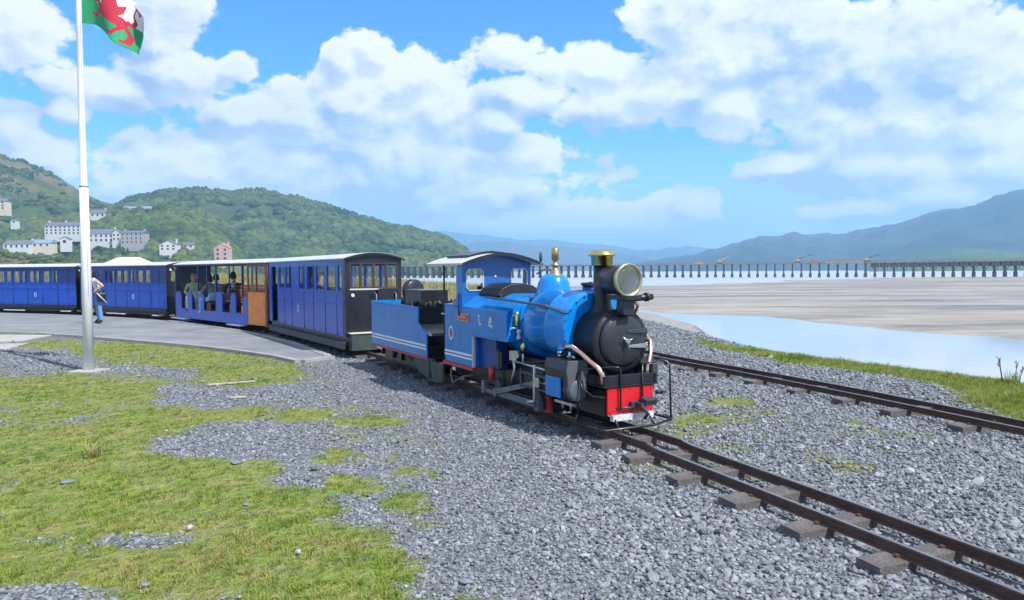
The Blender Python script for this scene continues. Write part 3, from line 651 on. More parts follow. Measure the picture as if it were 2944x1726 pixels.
def turf():
    P = [tuft_proto(k, GRASSM, 12, 1., .9, .07, 1.3) for k in range(5)]
    xy = grid_points(2.0, 19, lambda y: 1500 if y < 4.0 else 1500 * (4.0 / y) ** 1.5, view); x, y = xy.T
    gm, b, rg = masks(x, y); z, t = height(x, y); n2 = fbm(x * 5, y * 5, 3, 90)
    keep = (RNG.random(len(x)) < gm * (.45 + .9 * n2)) & ~inplat(x, y) & (track_dist(x, y, TC1) > .3); x, y, z, g = x[keep], y[keep], z[keep], n2[keep]; n = len(x)
    s = RNG.uniform(.014, .030, n) * np.clip(.6 + g, .7, 1.3) * np.clip(.9 + .03 * y, 1, 1.3)
    rot = np.stack([RNG.uniform(-.2, .2, n), RNG.uniform(-.2, .2, n), RNG.uniform(0, 6.28, n)], -1)
    scatter('short_turf', np.stack([x, y, z - .002], -1), np.stack([s * 1.3, s * 1.3, s * RNG.uniform(.5, 1.2, n)], -1), rot, RNG.integers(0, 5, n), P, 'short patchy green turf on the open ground left of the train', 'grass')
    # longer grass on the bank edge at the right
    xy = grid_points(5, 16.5, lambda y: 1000 if y < 8 else 1000 * (8 / y) ** 1.3, lambda y: (np.interp(y, *zip(*CRX)) - 1.8, np.interp(y, *zip(*CRX)) + 1.2)); x, y = xy.T
    gm, b, rg = masks(x, y); z, t = height(x, y); keep = (RNG.random(len(x)) < b); x, y, z = x[keep], y[keep], z[keep]; n = len(x)
    cl = fbm(x * 1.6, y * 1.6, 3, 33); s = RNG.uniform(.03, .07, n) * (.35 + 1.5 * cl ** 1.5)
    rot = np.stack([RNG.uniform(-.2, .2, n), RNG.uniform(-.2, .2, n), RNG.uniform(0, 6.28, n)], -1)
    scatter('bank_grass', np.stack([x, y, z - .004], -1), np.stack([s, s, s * 1.5], -1), rot, RNG.integers(0, 5, n), P, 'longer bright green grass along the top of the estuary bank', 'grass')
    # marram behind the train
    MM = inst_mat('dune_grass_blades', [(.20, .21, .07), (.34, .31, .13), (.42, .38, .19), (.26, .27, .10)], .8, trans=.3, wscale=.3)
    P2 = [tuft_proto(k + 9, MM, 22, 1., .35, .022, .8, 3) for k in range(3)]
    n = 9000; y = RNG.uniform(22, 62, n); x = -1.0 - RNG.random(n) ** 1.0 * (y * .75); gm, b, rg = masks(x, y); z, t = height(x, y)
    keep = (rg > .5) & (t > .75) & (track_dist(x, y, TC2) > .8) & (track_dist(x, y, TC1) > 1.6); x, y, z = x[keep], y[keep], z[keep]; n = len(x); s = RNG.uniform(.4, .9, n)
    rot = np.stack([RNG.uniform(-.1, .1, n), RNG.uniform(-.1, .1, n), RNG.uniform(0, 6.28, n)], -1)
    scatter('dune_grass', np.stack([x, y, z - .02], -1), np.stack([s, s, s], -1), rot, RNG.integers(0, 3, n), P2, 'tall straw coloured dune grass behind the train', 'grass')

# ------------------------------------------------------------------ platform
PE = [at(-330, 822), at(-150, 818), at(0, 821), at(100, 824), at(200, 831), at(300, 839), at(400, 848), at(500, 857), at(600, 869), at(680, 881), at(740, 894)]
PW = [at(815, 883)]
def plat_poly():
    far = []
    for i in range(0, len(TC1), 2):
        p = TC1[i]; q = TC1[min(i + 1, len(TC1) - 1)]; T = (q - p).normalized(); Nn = Vector((-T.y, T.x, 0))   # left of travel away from camera = camera side
        e = p + Nn * .80
        if e.y > PW[0].y and e.x < PW[0].x + .3: far.append(e)
    return [Vector((p.x, p.y, 0)) for p in PE] + PW + far
PLAT = plat_poly()
_pp = [(p.x, p.y) for p in PLAT]
def inplat(x, y): return inpoly(x, y, _pp)
def platform():
    m = mat('worn_tarmac', (.205, .215, .23), .85, 0, .26, .9, dirt=.3, dcol=(.26, .26, .25), bump=.5, bscale=60)
    KM = mat('concrete_kerb', (.31, .305, .285), .85, 0, .2, 3, dirt=.35, dcol=(.18, .17, .14), bump=.4)
    root = empty('platform', kind='structure')
    b = MB(); b.prism([(p.x, p.y) for p in PLAT], 'z', -.1, .052); b.build('surface', m, root)
    n = len(PE); c = [(Vector((a.x, a.y, 0))) for a in PE + PW]
    def run(c, w0, w1, z, gap=.9):
        for a, d in zip(c, c[1:]):
            L_ = (d - a).length; k = max(1, round(L_ / gap)); T = (d - a).normalized(); Nn = Vector((T.y, -T.x, 0))
            for i in range(k):
                s0 = L_ * i / k + .008; s1 = L_ * (i + 1) / k - .008; q = MB(); j = random.uniform(-.006, .006)
                V = [a + T * s + Nn * w + Vector((0, 0, zz)) for s in (s0, s1) for w in (w0 + j, w1 + j) for zz in (-.1, z + j * .7)]
                q.add(V, [(0,1,3,2),(4,6,7,5),(0,4,5,1),(2,3,7,6),(0,2,6,4),(1,5,7,3)]); q.build('kerb_stone', KM, root)
    run(c, -.02, .11, .063)
    far = PLAT[len(PE) + 1:]
    run([c[-1]] + far[:26:3], -.14, .0, .068, 1.1)
platform()
ballast(); turf()
SLAB = mat('pale_concrete_slab', (.38, .36, .33), .85, 0, .15, 2, dirt=.4, dcol=(.2, .18, .14), bump=.3)
def slab(pts, z0, z1, name, label, cat):
    p = [at(*q) for q in pts]; b = MB(); b.prism([(v.x, v.y) for v in p], 'z', z0, z1); o = b.build(name, SLAB, bevel=.008); o['label'] = label; o['category'] = cat
slab([(-60, 826), (130, 827), (60, 840), (-60, 846)], -.04, .03, 'concrete_slab', 'pale worn concrete slab by the platform edge at the far left', 'slab')
slab([(-60, 850), (70, 846), (20, 861), (-60, 866)], -.04, .022, 'concrete_slab', 'cracked low concrete slab in yellowed grass left of the flagpole', 'slab')

# ------------------------------------------------------------------ vehicle frames
def frame(P0, th, name, **kw): return empty(name, (P0[0], P0[1], 0), R(th - 90), **kw)

def rivets(T, m, pts, ax='y', r=.006, d=.006):
    b = MB()
    for p in pts: p = Vector(p); q = p + Vector((0, d, 0) if ax == 'y' else (d, 0, 0)); b.cyl(p, q, r, r * .6, n=5)
    return b.build('rivet_row', m, T, kind='stuff')
def wheelset(root, x, r, zc, m=DGREY, hub=STEEL, spokes=8):
    for sy in (-1, 1):
        b = MB(); y = sy * .17
        b.lathe([(-.022, r * .80), (-.022, r), (.022, r), (.022, r * .80), (.01, r * .78), (-.01, r * .78)], (x, y, zc), 'y', 28)
        b.lathe([(-.022 , r + .012), (-.012, r + .012)], (x, y - sy * .0, zc), Vector((0, -sy, 0)), 28)
        b.cyl((x, y - .03, zc), (x, y + .03, zc), r * .22, n=14)
        for k in range(spokes):
            a = 2 * math.pi * k / spokes; b.tube([(x + math.cos(a) * r * .2, y, zc + math.sin(a) * r * .2), (x + math.cos(a) * r * .82, y, zc + math.sin(a) * r * .82)], .010, 5)
        b.build('wheel', m, root)
    MB().cyl((x, -.17, zc), (x, .17, zc), .022).build('axle', m, root)

def crest(parent, x, y, z, s=.05):
    """small painted garter crest: ring, shield and two supporters"""
    b = MB(); n = 18
    o_ = [(math.cos(2*math.pi*k/n), math.sin(2*math.pi*k/n)) for k in range(n)]
    V = [(x + c * s, y, z + q * s * 1.2) for c, q in o_] + [(x + c * s * .68, y, z + q * s * .85) for c, q in o_]
    b.add(V, [(k, (k+1) % n, n + (k+1) % n, n + k) for k in range(n)], m=0)
    sh = [(-.4, .45), (.4, .45), (.38, -.1), (0, -.6), (-.38, -.1)]
    b.add([(x + a * s, y, z + c * s) for a, c in sh], [(0, 1, 2, 3, 4)], m=1)
    return b.build('crest', [CREST_W, CREST_R], parent)

# ------------------------------------------------------------------ locomotive
LP = (1.10, 6.82); LTH = 28.3
def locomotive():
    T = frame(LP, LTH, 'steam_locomotive', label='bright blue narrow gauge steam locomotive with large round headlamp and brass capped chimney', category='steam locomotive')
    B = lambda: MB()
    # frames and running gear
    b = B(); b.box(-3.45, -.06, -.25, -.215, .22, .46); b.box(-3.45, -.06, .215, .25, .22, .46); b.box(-3.45, -3.35, -.25, .25, .22, .46); b.box(-2.1, -2.0, -.25, .25, .3, .44); b.build('main_frame', BLACK, T, .004)
    b = B(); b.prism([(-.19, .62), (.19, .62), (.205, .46), (.12, .30), (-.12, .30), (-.205, .46)], 'x', -2.6, -1.25); b.build('ash_pan', BLACK, T, .006)
    b = B(); b.tube([(-2.5, -.30, .50), (-1.9, -.31, .54), (-1.3, -.30, .60), (-.9, -.28, .66), (-.6, -.27, .78)], .014, 8); b.build('oil_pipe', DGREY, T)
    b = B(); b.tube([(-2.4, -.28, .20), (-1.1, -.28, .21)], .012, 6); b.build('brake_rod', DGREY, T)
    wheelset(T, -1.02, .185, .285, BLACK); wheelset(T, -1.92, .185, .285, BLACK)
    for sy in (-1, 1):
        for x in (-1.02, -1.92):
            b = B(); b.cyl((x, sy * .31, .285), (x, sy * .36, .285), .05); a = R(-60 if sy < 0 else 30)
            cx, cz = x + .085 * math.cos(a), .285 + .085 * math.sin(a)
            b.prism([(x - .10, .34), (x - .02, .37), (cx + .05, cz + .03), (cx + .04, cz - .05), (cx - .04, cz - .04), (x - .1, .26)], 'y', sy * .36, sy * .40); b.cyl((cx, sy * .36, cz), (cx, sy * .47, cz), .026); b.build('crank', DGREY, T, .003)
        a = R(-60 if sy < 0 else 30); dx, dz = .085 * math.cos(a), .085 * math.sin(a)
        b = B(); x0, x1, z = -1.92 + dx, -1.02 + dx, .285 + dz; y0, y1 = sorted((sy * .415, sy * .44))
        b.box(x0, x1, y0, y1, z - .026, z + .026); b.cyl((x0, y0 - .004, z), (x0, y1 + .004, z), .048); b.cyl((x1, y0 - .004, z), (x1, y1 + .004, z), .048); b.build('coupling_rod', GREY, T, .003)
        y0, y1 = sorted((sy * .448, sy * .47)); b = B(); b.prism([(x0 - .02, z - .03), (x0 - .02, z + .03), (-.92, .47), (-.92, .42)], 'y', y0, y1); b.cyl((x0, y0 - .004, z), (x0, y1 + .004, z), .05); b.build('connecting_rod', GREY, T, .003)
        b = B(); b.box(-.98, -.86, sy * .46 - .03, sy * .46 + .03, .40, .50); b.build('crosshead', STEEL, T, .004)
        b = B(); b.box(-1.25, -.70, sy * .46 - .02, sy * .46 + .02, .505, .53); b.box(-1.25, -.70, sy * .46 - .02, sy * .46 + .02, .37, .392); b.box(-1.27, -1.24, sy * .46 - .02, sy * .46 + .02, .36, .56); b.build('slide_bar', DGREY, T, .002)
        b = B(); b.cyl((-.9, sy * .46, .448), (-.66, sy * .44, .455), .012); b.build('piston_rod', STEEL, T)
        # valve motion
        b = B(); b.tube([(-1.55, sy * .40, .66), (-1.50, sy * .41, .52), (-1.56, sy * .42, .36)], .018, 8); b.prism([(-1.62, .70), (-1.44, .72), (-1.40, .66), (-1.5, .60), (-1.62, .60)], 'y', sy * .40 - .015, sy * .40 + .015); b.build('expansion_link', STEEL, T)
        b = B(); b.tube([(-1.50, sy * .42, .60), (-.80, sy * .43, .58)], .012, 8); b.tube([(-1.30, sy * .42, .70), (-1.30, sy * .42, .59)], .012, 6); b.build('radius_rod', STEEL, T)
        b = B(); b.tube([(-.98, sy * .47, .62), (-.96, sy * .48, .42), (-.97, sy * .48, .25)], .013, 8); b.tube([(-.97, sy * .48, .25), (-1.12, sy * .47, .22)], .012, 6); b.build('combination_lever', CREAMW, T)
        b = B(); b.tube([(-1.86, sy * .42, .70), (-1.86, sy * .42, .46)], .010, 6); b.prism([(-1.98, .66), (-1.84, .66), (-1.84, .48), (-1.96, .46)], 'y', sy * .38, sy * .40); b.build('reversing_arm', GREENGREY, T, .003)
        b = B(); b.tube([(-3.22, sy * .40, .40), (-3.2, sy * .42, .24), (-3.12, sy * .43, .15), (-3.02, sy * .42, .2), (-2.9, sy * .38, .26), (-2.7, sy * .34, .29)], .013, 8); b.build('injector_pipe', GREY, T)
        b = B(); b.box(-2.2, -.95, sy * .43 - .018, sy * .43 + .018, .175, .215); b.box(-2.24, -2.16, sy * .43 - .03, sy * .43 + .03, .16, .30); b.box(-1.0, -.93, sy * .43 - .03, sy * .43 + .03, .15, .25); b.build('lower_guard_bar', GREY, T, .003)
        b = B(); b.prism([(-1.02, .30), (-.88, .30), (-.86, .14), (-1.0, .12)], 'y', sy * .34 - .02, sy * .34 + .02); b.build('brake_block', REDL, T, .004)
        # cylinder block
        yc = sy * .40
        prof = [(yc - .10, .73), (yc + .10, .73), (yc + .12, .64), (yc + .105, .52)] + [(yc + .11 * math.cos(t), .45 + .11 * math.sin(t)) for t in np.linspace(R(20), R(-200), 12)] + [(yc - .105, .52), (yc - .12, .64)]
        b = B(); b.prism(prof, 'x', -.70, -.32); b.build('cylinder', BLACK, T, .006)
        b = B(); b.prism([(p[0], p[1]) for p in prof], 'x', -.318, -.285); b.lathe([(0, .105), (.02, .10), (.03, .05), (.03, 0)], (-.285, yc, .45), 'x', 20); b.build('cylinder_front_cover', DGREY if sy > 0 else mat('grey_cylinder_cover', (.10, .115, .125), .5, .2, .2, 9, dirt=.3), T, .004)
        b = B(); y0, y1 = sorted((yc + sy * .108, yc + sy * .127)); b.box(-.67, -.40, y0, y1, .37, .56); b.build('cylinder_cladding', BLUE, T, .006)
        b = B(); b.cyl((-.60, yc, .73), (-.60, yc, .77), .02); b.cyl((-.60, yc, .77), (-.60, yc, .79), .028); b.build('oil_cup', STEEL, T); b = B(); b.cyl((-.42, yc, .73), (-.42, yc, .80), .016); b.build('oil_cup', STEEL, T)
        b = B(); b.box(-.62, -.3, yc - .05, yc + .05, .30, .325); b.tube([(-.5, yc - .03, .34), (-.5, yc - .03, .25)], .01, 6); b.tube([(-.36, yc - .03, .34), (-.36, yc - .03, .25)], .01, 6); b.build('drain_cock', STEEL, T)
    b = B(); b.cyl((-2.02, -.43, .33), (-2.02, -.43, .47), .035); b.cyl((-2.02, -.43, .47), (-2.02, -.43, .49), .018); b.build('red_cylinder', REDL, T)
    # boiler group
    b = B(); b.lathe([(-2.70, .31), (-1.28, .31)], (0, 0, .93), 'x', 40); b.build('boiler', BLUE, T)
    b = B(); b.prism([(-.33, .95), (-.33, 1.06), (-.30, 1.18), (-.2, 1.27), (-.08, 1.31), (.08, 1.31), (.2, 1.27), (.30, 1.18), (.33, 1.06), (.33, .95)], 'x', -2.70, -1.52, smooth=True); b.build('firebox', BLUE, T, .01)
    for k in (-1.9, -1.6): 
        b = B(); b.lathe([(k, .316), (k + .03, .316)], (0, 0, .93), 'x', 40); b.build('boiler_band', DBLUE, T)
    # saddle tank : rounded body with flatter lower flanks, wraps the boiler
    sec = []
    for t in np.linspace(R(-158), R(-22), 10)[::-1]: pass
    half = [(0, 1.375), (.12, 1.365), (.22, 1.33), (.31, 1.26), (.375, 1.16), (.405, 1.04), (.40, .93), (.365, .83), (.30, .76), (.22, .735), (.18, .80)]
    sec = [(y, z) for y, z in half] + [(-y, z) for y, z in half[::-1][:-1]]
    nseg = len(sec)
    b = B()
    xs = [(-1.345, .93), (-1.33, .985), (-1.28, 1.), (-.90, 1.), (-.895, 1.012), (-.865, 1.012), (-.86, 1.), (-.59, 1.), (-.55, .985), (-.535, .94)]
    V = [(x, y * k, .98 + (z - .98) * k) for x, k in xs for y, z in sec]
    b.add(V, [(i*nseg+j, i*nseg+(j+1)%nseg, (i+1)*nseg+(j+1)%nseg, (i+1)*nseg+j) for i in range(len(xs)-1) for j in range(nseg)], True)
    b.add([V[i] for i in range(nseg)], [list(range(nseg))]); b.add(V[-nseg:], [list(range(nseg))]); b.build('saddle_tank', BLUE2, T)
    b = B()
    for x in (-1.25, -.52):
        for k in range(14):
            a = R(-10 + 200 * k / 13); y, z = math.cos(a) * .385, .98 + math.sin(a) * .37; nrm = Vector((0, math.cos(a), math.sin(a)))
            b.cyl(Vector((x, y, z)), Vector((x, y, z)) + nrm * .022, .007, n=6)
    b.build('rivet_row', BLUE2, T, kind='stuff')
    b = B(); b.lathe([(0, .085), (.11, .085)], (-.83, .12, 1.31), 'z', 20); b.build('tank_filler', DBLUE, T)
    b = B(); b.lathe([(0, .10), (.015, .105), (.03, .10), (.035, 0)], (-.83, .12, 1.42), 'z', 20); b.tube([(-.95, .12, 1.43), (-.83, .12, 1.455), (-.72, .12, 1.43)], .008); b.build('filler_lid', BLACK, T)
    b = B(); b.lathe([(0, .215), (.02, .205), (.05, .192), (.10, .180), (.15, .166), (.19, .148), (.22, .124), (.238, .085), (.242, 0)], (-1.36, 0, 1.30), 'z', 32); b.build('steam_dome', BLUE2, T)
    b = B(); b.lathe([(0, .075), (.03, .08), (.05, .075), (.06, .055), (.08, .06), (.09, .04), (.115, .03), (.13, .03), (.135, .045), (.15, .045), (.16, .028), (.20, .026), (.205, .040), (.32, .040), (.33, .03), (.34, 0)], (-1.33, 0, 1.49), 'z', 22); b.tube([(-1.36, -.0, 1.58), (-1.47, -.05, 1.59), (-1.56, -.10, 1.54)], .010, 6); b.build('safety_valve', OLDBRASS, T)
    b = B(); b.tube([(-1.72, .05, 1.28), (-1.72, .05, 1.70)], .010, 6); b.lathe([(0, .012), (.02, .02), (.1, .016), (.11, 0)], (-1.72, .05, 1.68), 'z', 10); b.build('whistle_pipe', DGREY, T)
    # smokebox
    b = B(); b.lathe([(-.60, .292), (-.19, .292), (-.185, .31), (-.15, .31), (-.145, .262)], (0, 0, .905), 'x', 48); b.build('smokebox', SMOKE, T)
    b = B(); b.lathe([(-.145, .252), (-.125, .25), (-.105, .22), (-.09, .13), (-.085, .05), (-.084, 0)], (0, 0, .915), 'x', 48); b.build('smokebox_door', mat('smokebox_door_black', (.026, .029, .033), .40, .1, .2, 7, dirt=.3, bump=.05), T)
    for z in (1.0, .86):
        b = B(); b.prism([(.02, z - .012), (.02, z + .012), (.24, z + .022), (.24, z - .022)], 'x', -.10, -.078); b.cyl((-.10, .255, z - .03), (-.10, .255, z + .03), .016); b.build('door_hinge', STEEL if z < .9 else DGREY, T, .003)
    b = B(); b.cyl((-.09, 0, .915), (-.03, 0, .915), .022); b.tube([(-.045, -.055, .955), (-.045, 0, .915), (-.045, .012, .83)], .008, 6); b.tube([(-.035, .05, .94), (-.035, 0, .915)], .008, 6); b.build('door_handle', STEEL, T)
    b = B(); b.box(-.50, -.18, -.17, .17, .44, .68); b.build('smokebox_saddle', BLACK, T, .01)
    b = B(); b.lathe([(-.03, .17), (.0, .145), (.025, .118), (.06, .098), (.10, .088), (.46, .082)], (-.46, 0, 1.165), 'z', 32); b.build('chimney', SMOKE, T)
    b = B(); b.lathe([(0, .086), (.005, .103), (.09, .108), (.095, .132), (.115, .134), (.125, .118), (.135, .112), (.15, .098), (.15, .075), (.08, .07)], (-.46, 0, 1.62), 'z', 36); b.build('chimney_cap', BRASS, T)
    # headlamp
    lx, lz = .0, 1.485
    b = B(); b.lathe([(-.30, 0), (-.30, .115), (-.275, .135), (-.10, .141), (-.02, .143)], (lx, -.03, lz), 'x', 36); b.build('headlamp_body', BLACK, T)
    b = B(); b.lathe([(-.02, .143), (-.02, .155), (.012, .158), (.02, .151), (.02, .138), (.0, .134)], (lx, -.03, lz), 'x', 40); b.build('headlamp_rim', mat('pale_nickel_brass', (.62, .54, .30), .28, 1., .1), T)
    b = B(); b.lathe([(-.0, .134), (-.06, .128), (-.12, .108), (-.17, .075), (-.20, .035), (-.205, 0)], (lx, -.03, lz), 'x', 36); b.build('headlamp_reflector', LENS, T)
    b = B(); b.lathe([(-.16, .024), (-.09, .026), (-.07, .018), (-.068, 0)], (lx, -.03, lz), 'x', 14); b.build('headlamp_bulb', STEEL, T)
    b = B(); b.lathe([(.004, .133), (.010, .09), (.012, 0)], (lx, -.03, lz), 'x', 36); b.build('headlamp_glass', GLASS, T)
    b = B(); b.prism([(-.15, 1.16), (-.02, 1.16), (-.03, 1.30), (-.13, 1.30)], 'y', -.065, .065); b.box(-.24, .04, -.08, .09, 1.30, 1.345); b.build('headlamp_bracket', BLACK, T, .005)
    b = B(); b.cyl((-.03, .08, 1.315), (-.03, .27, 1.325), .030, n=12); b.cyl((-.03, .19, 1.322), (-.03, .22, 1.323), .042, n=12); b.build('generator', BLACK, T)
    b = B(); b.tube([(-.08, .10, 1.29), (-.10, .16, 1.24), (-.2, .2, 1.16)], .014, 8); b.build('generator_pipe', COPPER, T)
    # copper steam pipes
    b = B(); b.tube([(-.60, -.36, .80), (-.50, -.375, .845), (-.40, -.38, .85), (-.28, -.365, .80), (-.16, -.34, .73), (-.08, -.31, .68), (-.045, -.29, .62), (-.04, -.285, .53)], .024, 12); b.build('copper_pipe', COPPER, T)
    b = B(); b.tube([(-.50, .34, .98), (-.36, .355, .98), (-.22, .345, .95), (-.14, .335, .89), (-.10, .315, .81), (-.07, .27, .71), (-.05, .235, .64), (-.05, .235, .55)], .024, 12); b.build('copper_pipe', COPPER, T)
    b = B(); b.lathe([(0, .05), (.05, .055), (.09, .035)], (-.66, -.34, .80), Vector((1, -.25, .3)), 16); b.build('pipe_flange', BLUE, T)
    # front end
    b = B(); b.box(-.02, .0, -.262, .262, .25, .495); b.build('buffer_beam', RED, T, .003)
    b = B()
    for y in (-.235, -.12, .0, .12, .235):
        for z in (.27, .475): b.cyl((0, y, z), (.008, y, z), .007, n=6)
    b.build('beam_rivet', RED, T, kind='stuff')
    b = B(); b.box(-.30, .015, -.31, .32, .50, .515); b.box(-.06, .01, -.30, .30, .515, .61); b.box(-.30, -.06, -.295, -.28, .515, .60); b.build('front_platform', BLACK, T, .005)
    b = B(); b.prism([(-.30, .515), (.01, .515), (.01, .69), (-.28, .68)], 'y', .25, .31); b.build('sand_box', DGREY, T, .005)
    b = B(); b.box(0, .04, -.02, .13, .30, .36); b.box(.03, .12, .03, .07, .31, .35); b.prism([(.02, .33), (.13, .33), (.15, .38), (.06, .40), (.02, .37)], 'y', .07, .20); b.tube([(.10, .05, .33), (.13, .10, .25), (.08, .10, .20)], .018, 8); b.build('coupling_hook', DGREY, T, .004)
    b = B(); b.tube([(.01, -.16, .31), (.03, -.06, .305), (.03, .02, .31)], .012, 6); b.build('coupling_chain', DGREY, T)
    b = B(); b.cyl((-.01, .30, .42), (.03, .36, .42), .02); b.cyl((.03, .36, .42), (.03, .36, .44), .03); b.build('brake_hose_connector', DGREY, T)
    b = B(); b.tube([(.03, -.40, .145), (.10, -.36, .135), (.10, .2, .135), (.06, .44, .16)], .013, 8); b.tube([(-.2, -.41, .145), (.03, -.40, .145)], .012, 8); b.tube([(-.2, .44, .16), (.06, .44, .16)], .012, 8); b.tube([(-.02, -.2, .25), (.10, -.2, .135)], .01, 6); b.tube([(-.02, .2, .25), (.10, .2, .14)], .01, 6); b.build('front_step_rail', BLACK, T)
    b = B(); b.box(-.02, .03, -.22, .25, .19, .245); b.build('white_scratch_plate', mat('chipped_white_plate', (.6, .6, .6), .5, 0, .3, 30, dirt=.7, dcol=(.1, .1, .1)), T, .003)
    b = B(); b.tube([(-.28, -.40, .145), (-.28, -.40, .60), (-.26, -.40, .645), (-.21, -.395, .66), (-.0, -.20, .69), (.02, -.15, .685), (.025, -.135, .66), (.025, -.135, .30)], .0085, 8); b.build('hand_rail', BLACK, T)
    b = B(); b.tube([(-.26, -.40, .62), (-.26, -.41, .56), (-.20, -.40, .48), (-.10, -.36, .42), (-.02, -.28, .41)], .0085, 8); b.build('hand_rail', BLACK, T)
    b = B(); b.tube([(.02, .12, .70), (.0, .30, .715), (-.02, .40, .715), (.0, .435, .70), (.03, .44, .66), (.05, .44, .16)], .0095, 8); b.tube([(.02, .12, .70), (.02, .12, .30)], .009, 6); b.build('hand_rail', BLACK, T)
    # side tanks
    for sy in (-1, 1):
        y0, y1 = sy * .48, sy * .24; a, c = sorted((y0, y1))
        b = B(); b.prism([(-3.26, .43), (-2.43, .43), (-2.43, .80), (-1.56, .80), (-1.56, 1.125), (-3.26, 1.165)], 'y', a, c); b.build('side_tank', BLUE, T, .008)
        b = B(); V = [(-2.705, sy * .48, 1.15), (-1.56, sy * .48, 1.127), (-1.56, sy * .235, 1.225), (-2.705, sy * .235, 1.30), (-2.705, sy * .235, 1.0), (-1.56, sy * .235, 1.0)]
        b.add(V, [(0, 1, 2, 3), (1, 5, 2), (0, 3, 4), (3, 2, 5, 4), (0, 4, 5, 1)]); b.build('tank_top', BLUE, T)
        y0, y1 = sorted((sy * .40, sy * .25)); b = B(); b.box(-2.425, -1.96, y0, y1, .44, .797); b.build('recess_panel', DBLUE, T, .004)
        y0, y1 = sorted((sy * .485, sy * .45)); b = B(); b.box(-2.427, -2.41, y0, y1, .43, .80); b.build('recess_edge', CREAMW, T)
        yy = sorted((sy * .4812, sy * .4842))
        b = B(); b.box(-3.255, -2.435, *yy, .555, .580); b.box(-3.255, -2.435, *yy, .513, .535); b.build('white_lining', WHITE, T)
        b = B(); b.box(-3.32, -2.42, *sorted((sy * .486, sy * .40)), .385, .427); b.build('red_valance', REDL, T, .002)
        # handrail / flat grab bar
        b = B(); b.box(-2.14, -2.1, sy * .25 - .01, sy * .25 + .01, 1.25, 1.30); b.prism([(-2.18, 1.262), (-2.18, 1.278), (-.86, 1.235), (-.86, 1.217)], 'y', *sorted((sy * .365, sy * .435))); b.prism([(-.86, 1.235), (-.86, 1.217), (-.46, 1.16), (-.44, 1.172)], 'y', *sorted((sy * .38, sy * .44))); b.build('side_hand_plate', DGREY, T, .003)
        b = B(); b.lathe([(0, .02), (.03, .028), (.10, .028), (.12, .016), (.15, .02)], (-1.52, sy * .37, .98), 'z', 12); b.build('clack_valve', BRASS, T)
        b = B(); b.lathe([(0, .018), (.02, .03), (.04, .015), (.07, .018), (.09, .03), (.11, .012)], (-1.50, sy * .36, .83), 'z', 12); b.build('feed_valve', CREAMW, T)
        b = B(); b.lathe([(0, .014), (.03, .034), (.06, .034), (.09, .012)], (-1.36, sy * .38, .72), 'z', 12); b.build('drain_valve', BRASS, T)
        b = B(); b.tube([(-1.60, sy * .44, .83), (-1.58, sy * .44, .92), (-1.54, sy * .42, .955), (-1.50, sy * .38, .955)], .009, 6); b.build('feed_pipe', CREAMW, T); b = B(); b.tube([(-1.60, sy * .42, 1.09), (-1.52, sy * .37, 1.09)], .007, 6); b.build('feed_pipe', CREAMW, T)
    b = B(); b.prism([(-.27, 1.30), (-.22, 1.37), (-.1, 1.42), (.05, 1.43), (.2, 1.40), (.3, 1.33), (.3, 1.28), (-.27, 1.28)], 'x', -2.68, -2.15); b.build('coal_bunker', mat('dark_bunker_plate', (.02, .022, .028), .5, .2, .3, 6), T, .01)
    rivets(T, BLUE, [(-3.23 + .05 * k, -.479, 1.135) for k in range(33)] + [(-2.40 + .05 * k, -.479, .825) for k in range(16)] + [(-3.235, -.479, .47 + .05 * k) for k in range(14)] + [(-1.585, -.479, .83 + .05 * k) for k in range(6)], d=-.006)
    crest(T, -3.05, -.4835, .80, .075)
    # nameplate and numerals on the camera-side tank
    b = B(); y = -.4815; b.box(-2.84, -2.51, y - .004, y, .975, 1.055); b.build('nameplate', REDL, T, .002)
    b = B(); y -= .0045
    for x0, x1, z0, z1 in ((-2.85, -2.50, 1.05, 1.06), (-2.85, -2.50, .97, .98), (-2.85, -2.84, .97, 1.06), (-2.51, -2.50, .97, 1.06)): b.box(x0, x1, y - .003, y, z0, z1)
    b.build('nameplate_border', BRASS, T)
    def text(s, x, z, size, m, name, lab=None):
        cu = bpy.data.curves.new(name, 'FONT'); cu.body = s; cu.size = size; cu.extrude = .002; cu.resolution_u = 3
        tmp = bpy.data.objects.new(name, cu); COL.objects.link(tmp); dg = bpy.context.evaluated_depsgraph_get(); me = bpy.data.meshes.new_from_object(tmp.evaluated_get(dg)); bpy.data.objects.remove(tmp)
        me.materials.clear(); me.materials.append(m); o = bpy.data.objects.new(name, me); COL.objects.link(o); o.parent = T; o.location = (x, -.4855, z); o.rotation_euler = (R(90), 0, 0); return o
    text('SHERPA', -2.822, .994, .064, CREAMW, 'name_lettering')
    GOLD = mat('gilt_numerals', (.72, .75, .62), .35, .2, .05, 10)
    def strokes(segs, x, z, s, name):
        b = B()
        for (x0, z0, x1, z1, w) in segs:
            p = Vector((x0, 0, z0)); q = Vector((x1, 0, z1)); d = (q - p).normalized(); n = Vector((-d.z, 0, d.x)) * w / 2
            V = [(x + (v.x) * s, yy, z + (v.z) * s) for yy in (-.4845, -.482) for v in (p - n, q - n, q + n, p + n)]
            b.add(V, [(0, 1, 2, 3), (7, 6, 5, 4), (0, 4, 5, 1), (1, 5, 6, 2), (2, 6, 7, 3), (3, 7, 4, 0)])
        return b.build(name, GOLD, T)
    strokes([(0, 1, .42, .95, .16), (.30, .95, .26, .55, .17), (.26, .58, .42, .1, .17), (.36, .08, .80, .12, .18)], -2.27, .945, .115, 'gilt_numeral')
    strokes([(.35, 1, .10, .55, .15), (.10, .55, .20, .12, .18), (.38, 1, .55, .60, .18), (.12, .55, .62, .55, .14), (.5, .3, .72, .0, .2), (.2, .15, .5, .3, .12)], -1.99, .93, .125, 'gilt_numeral')
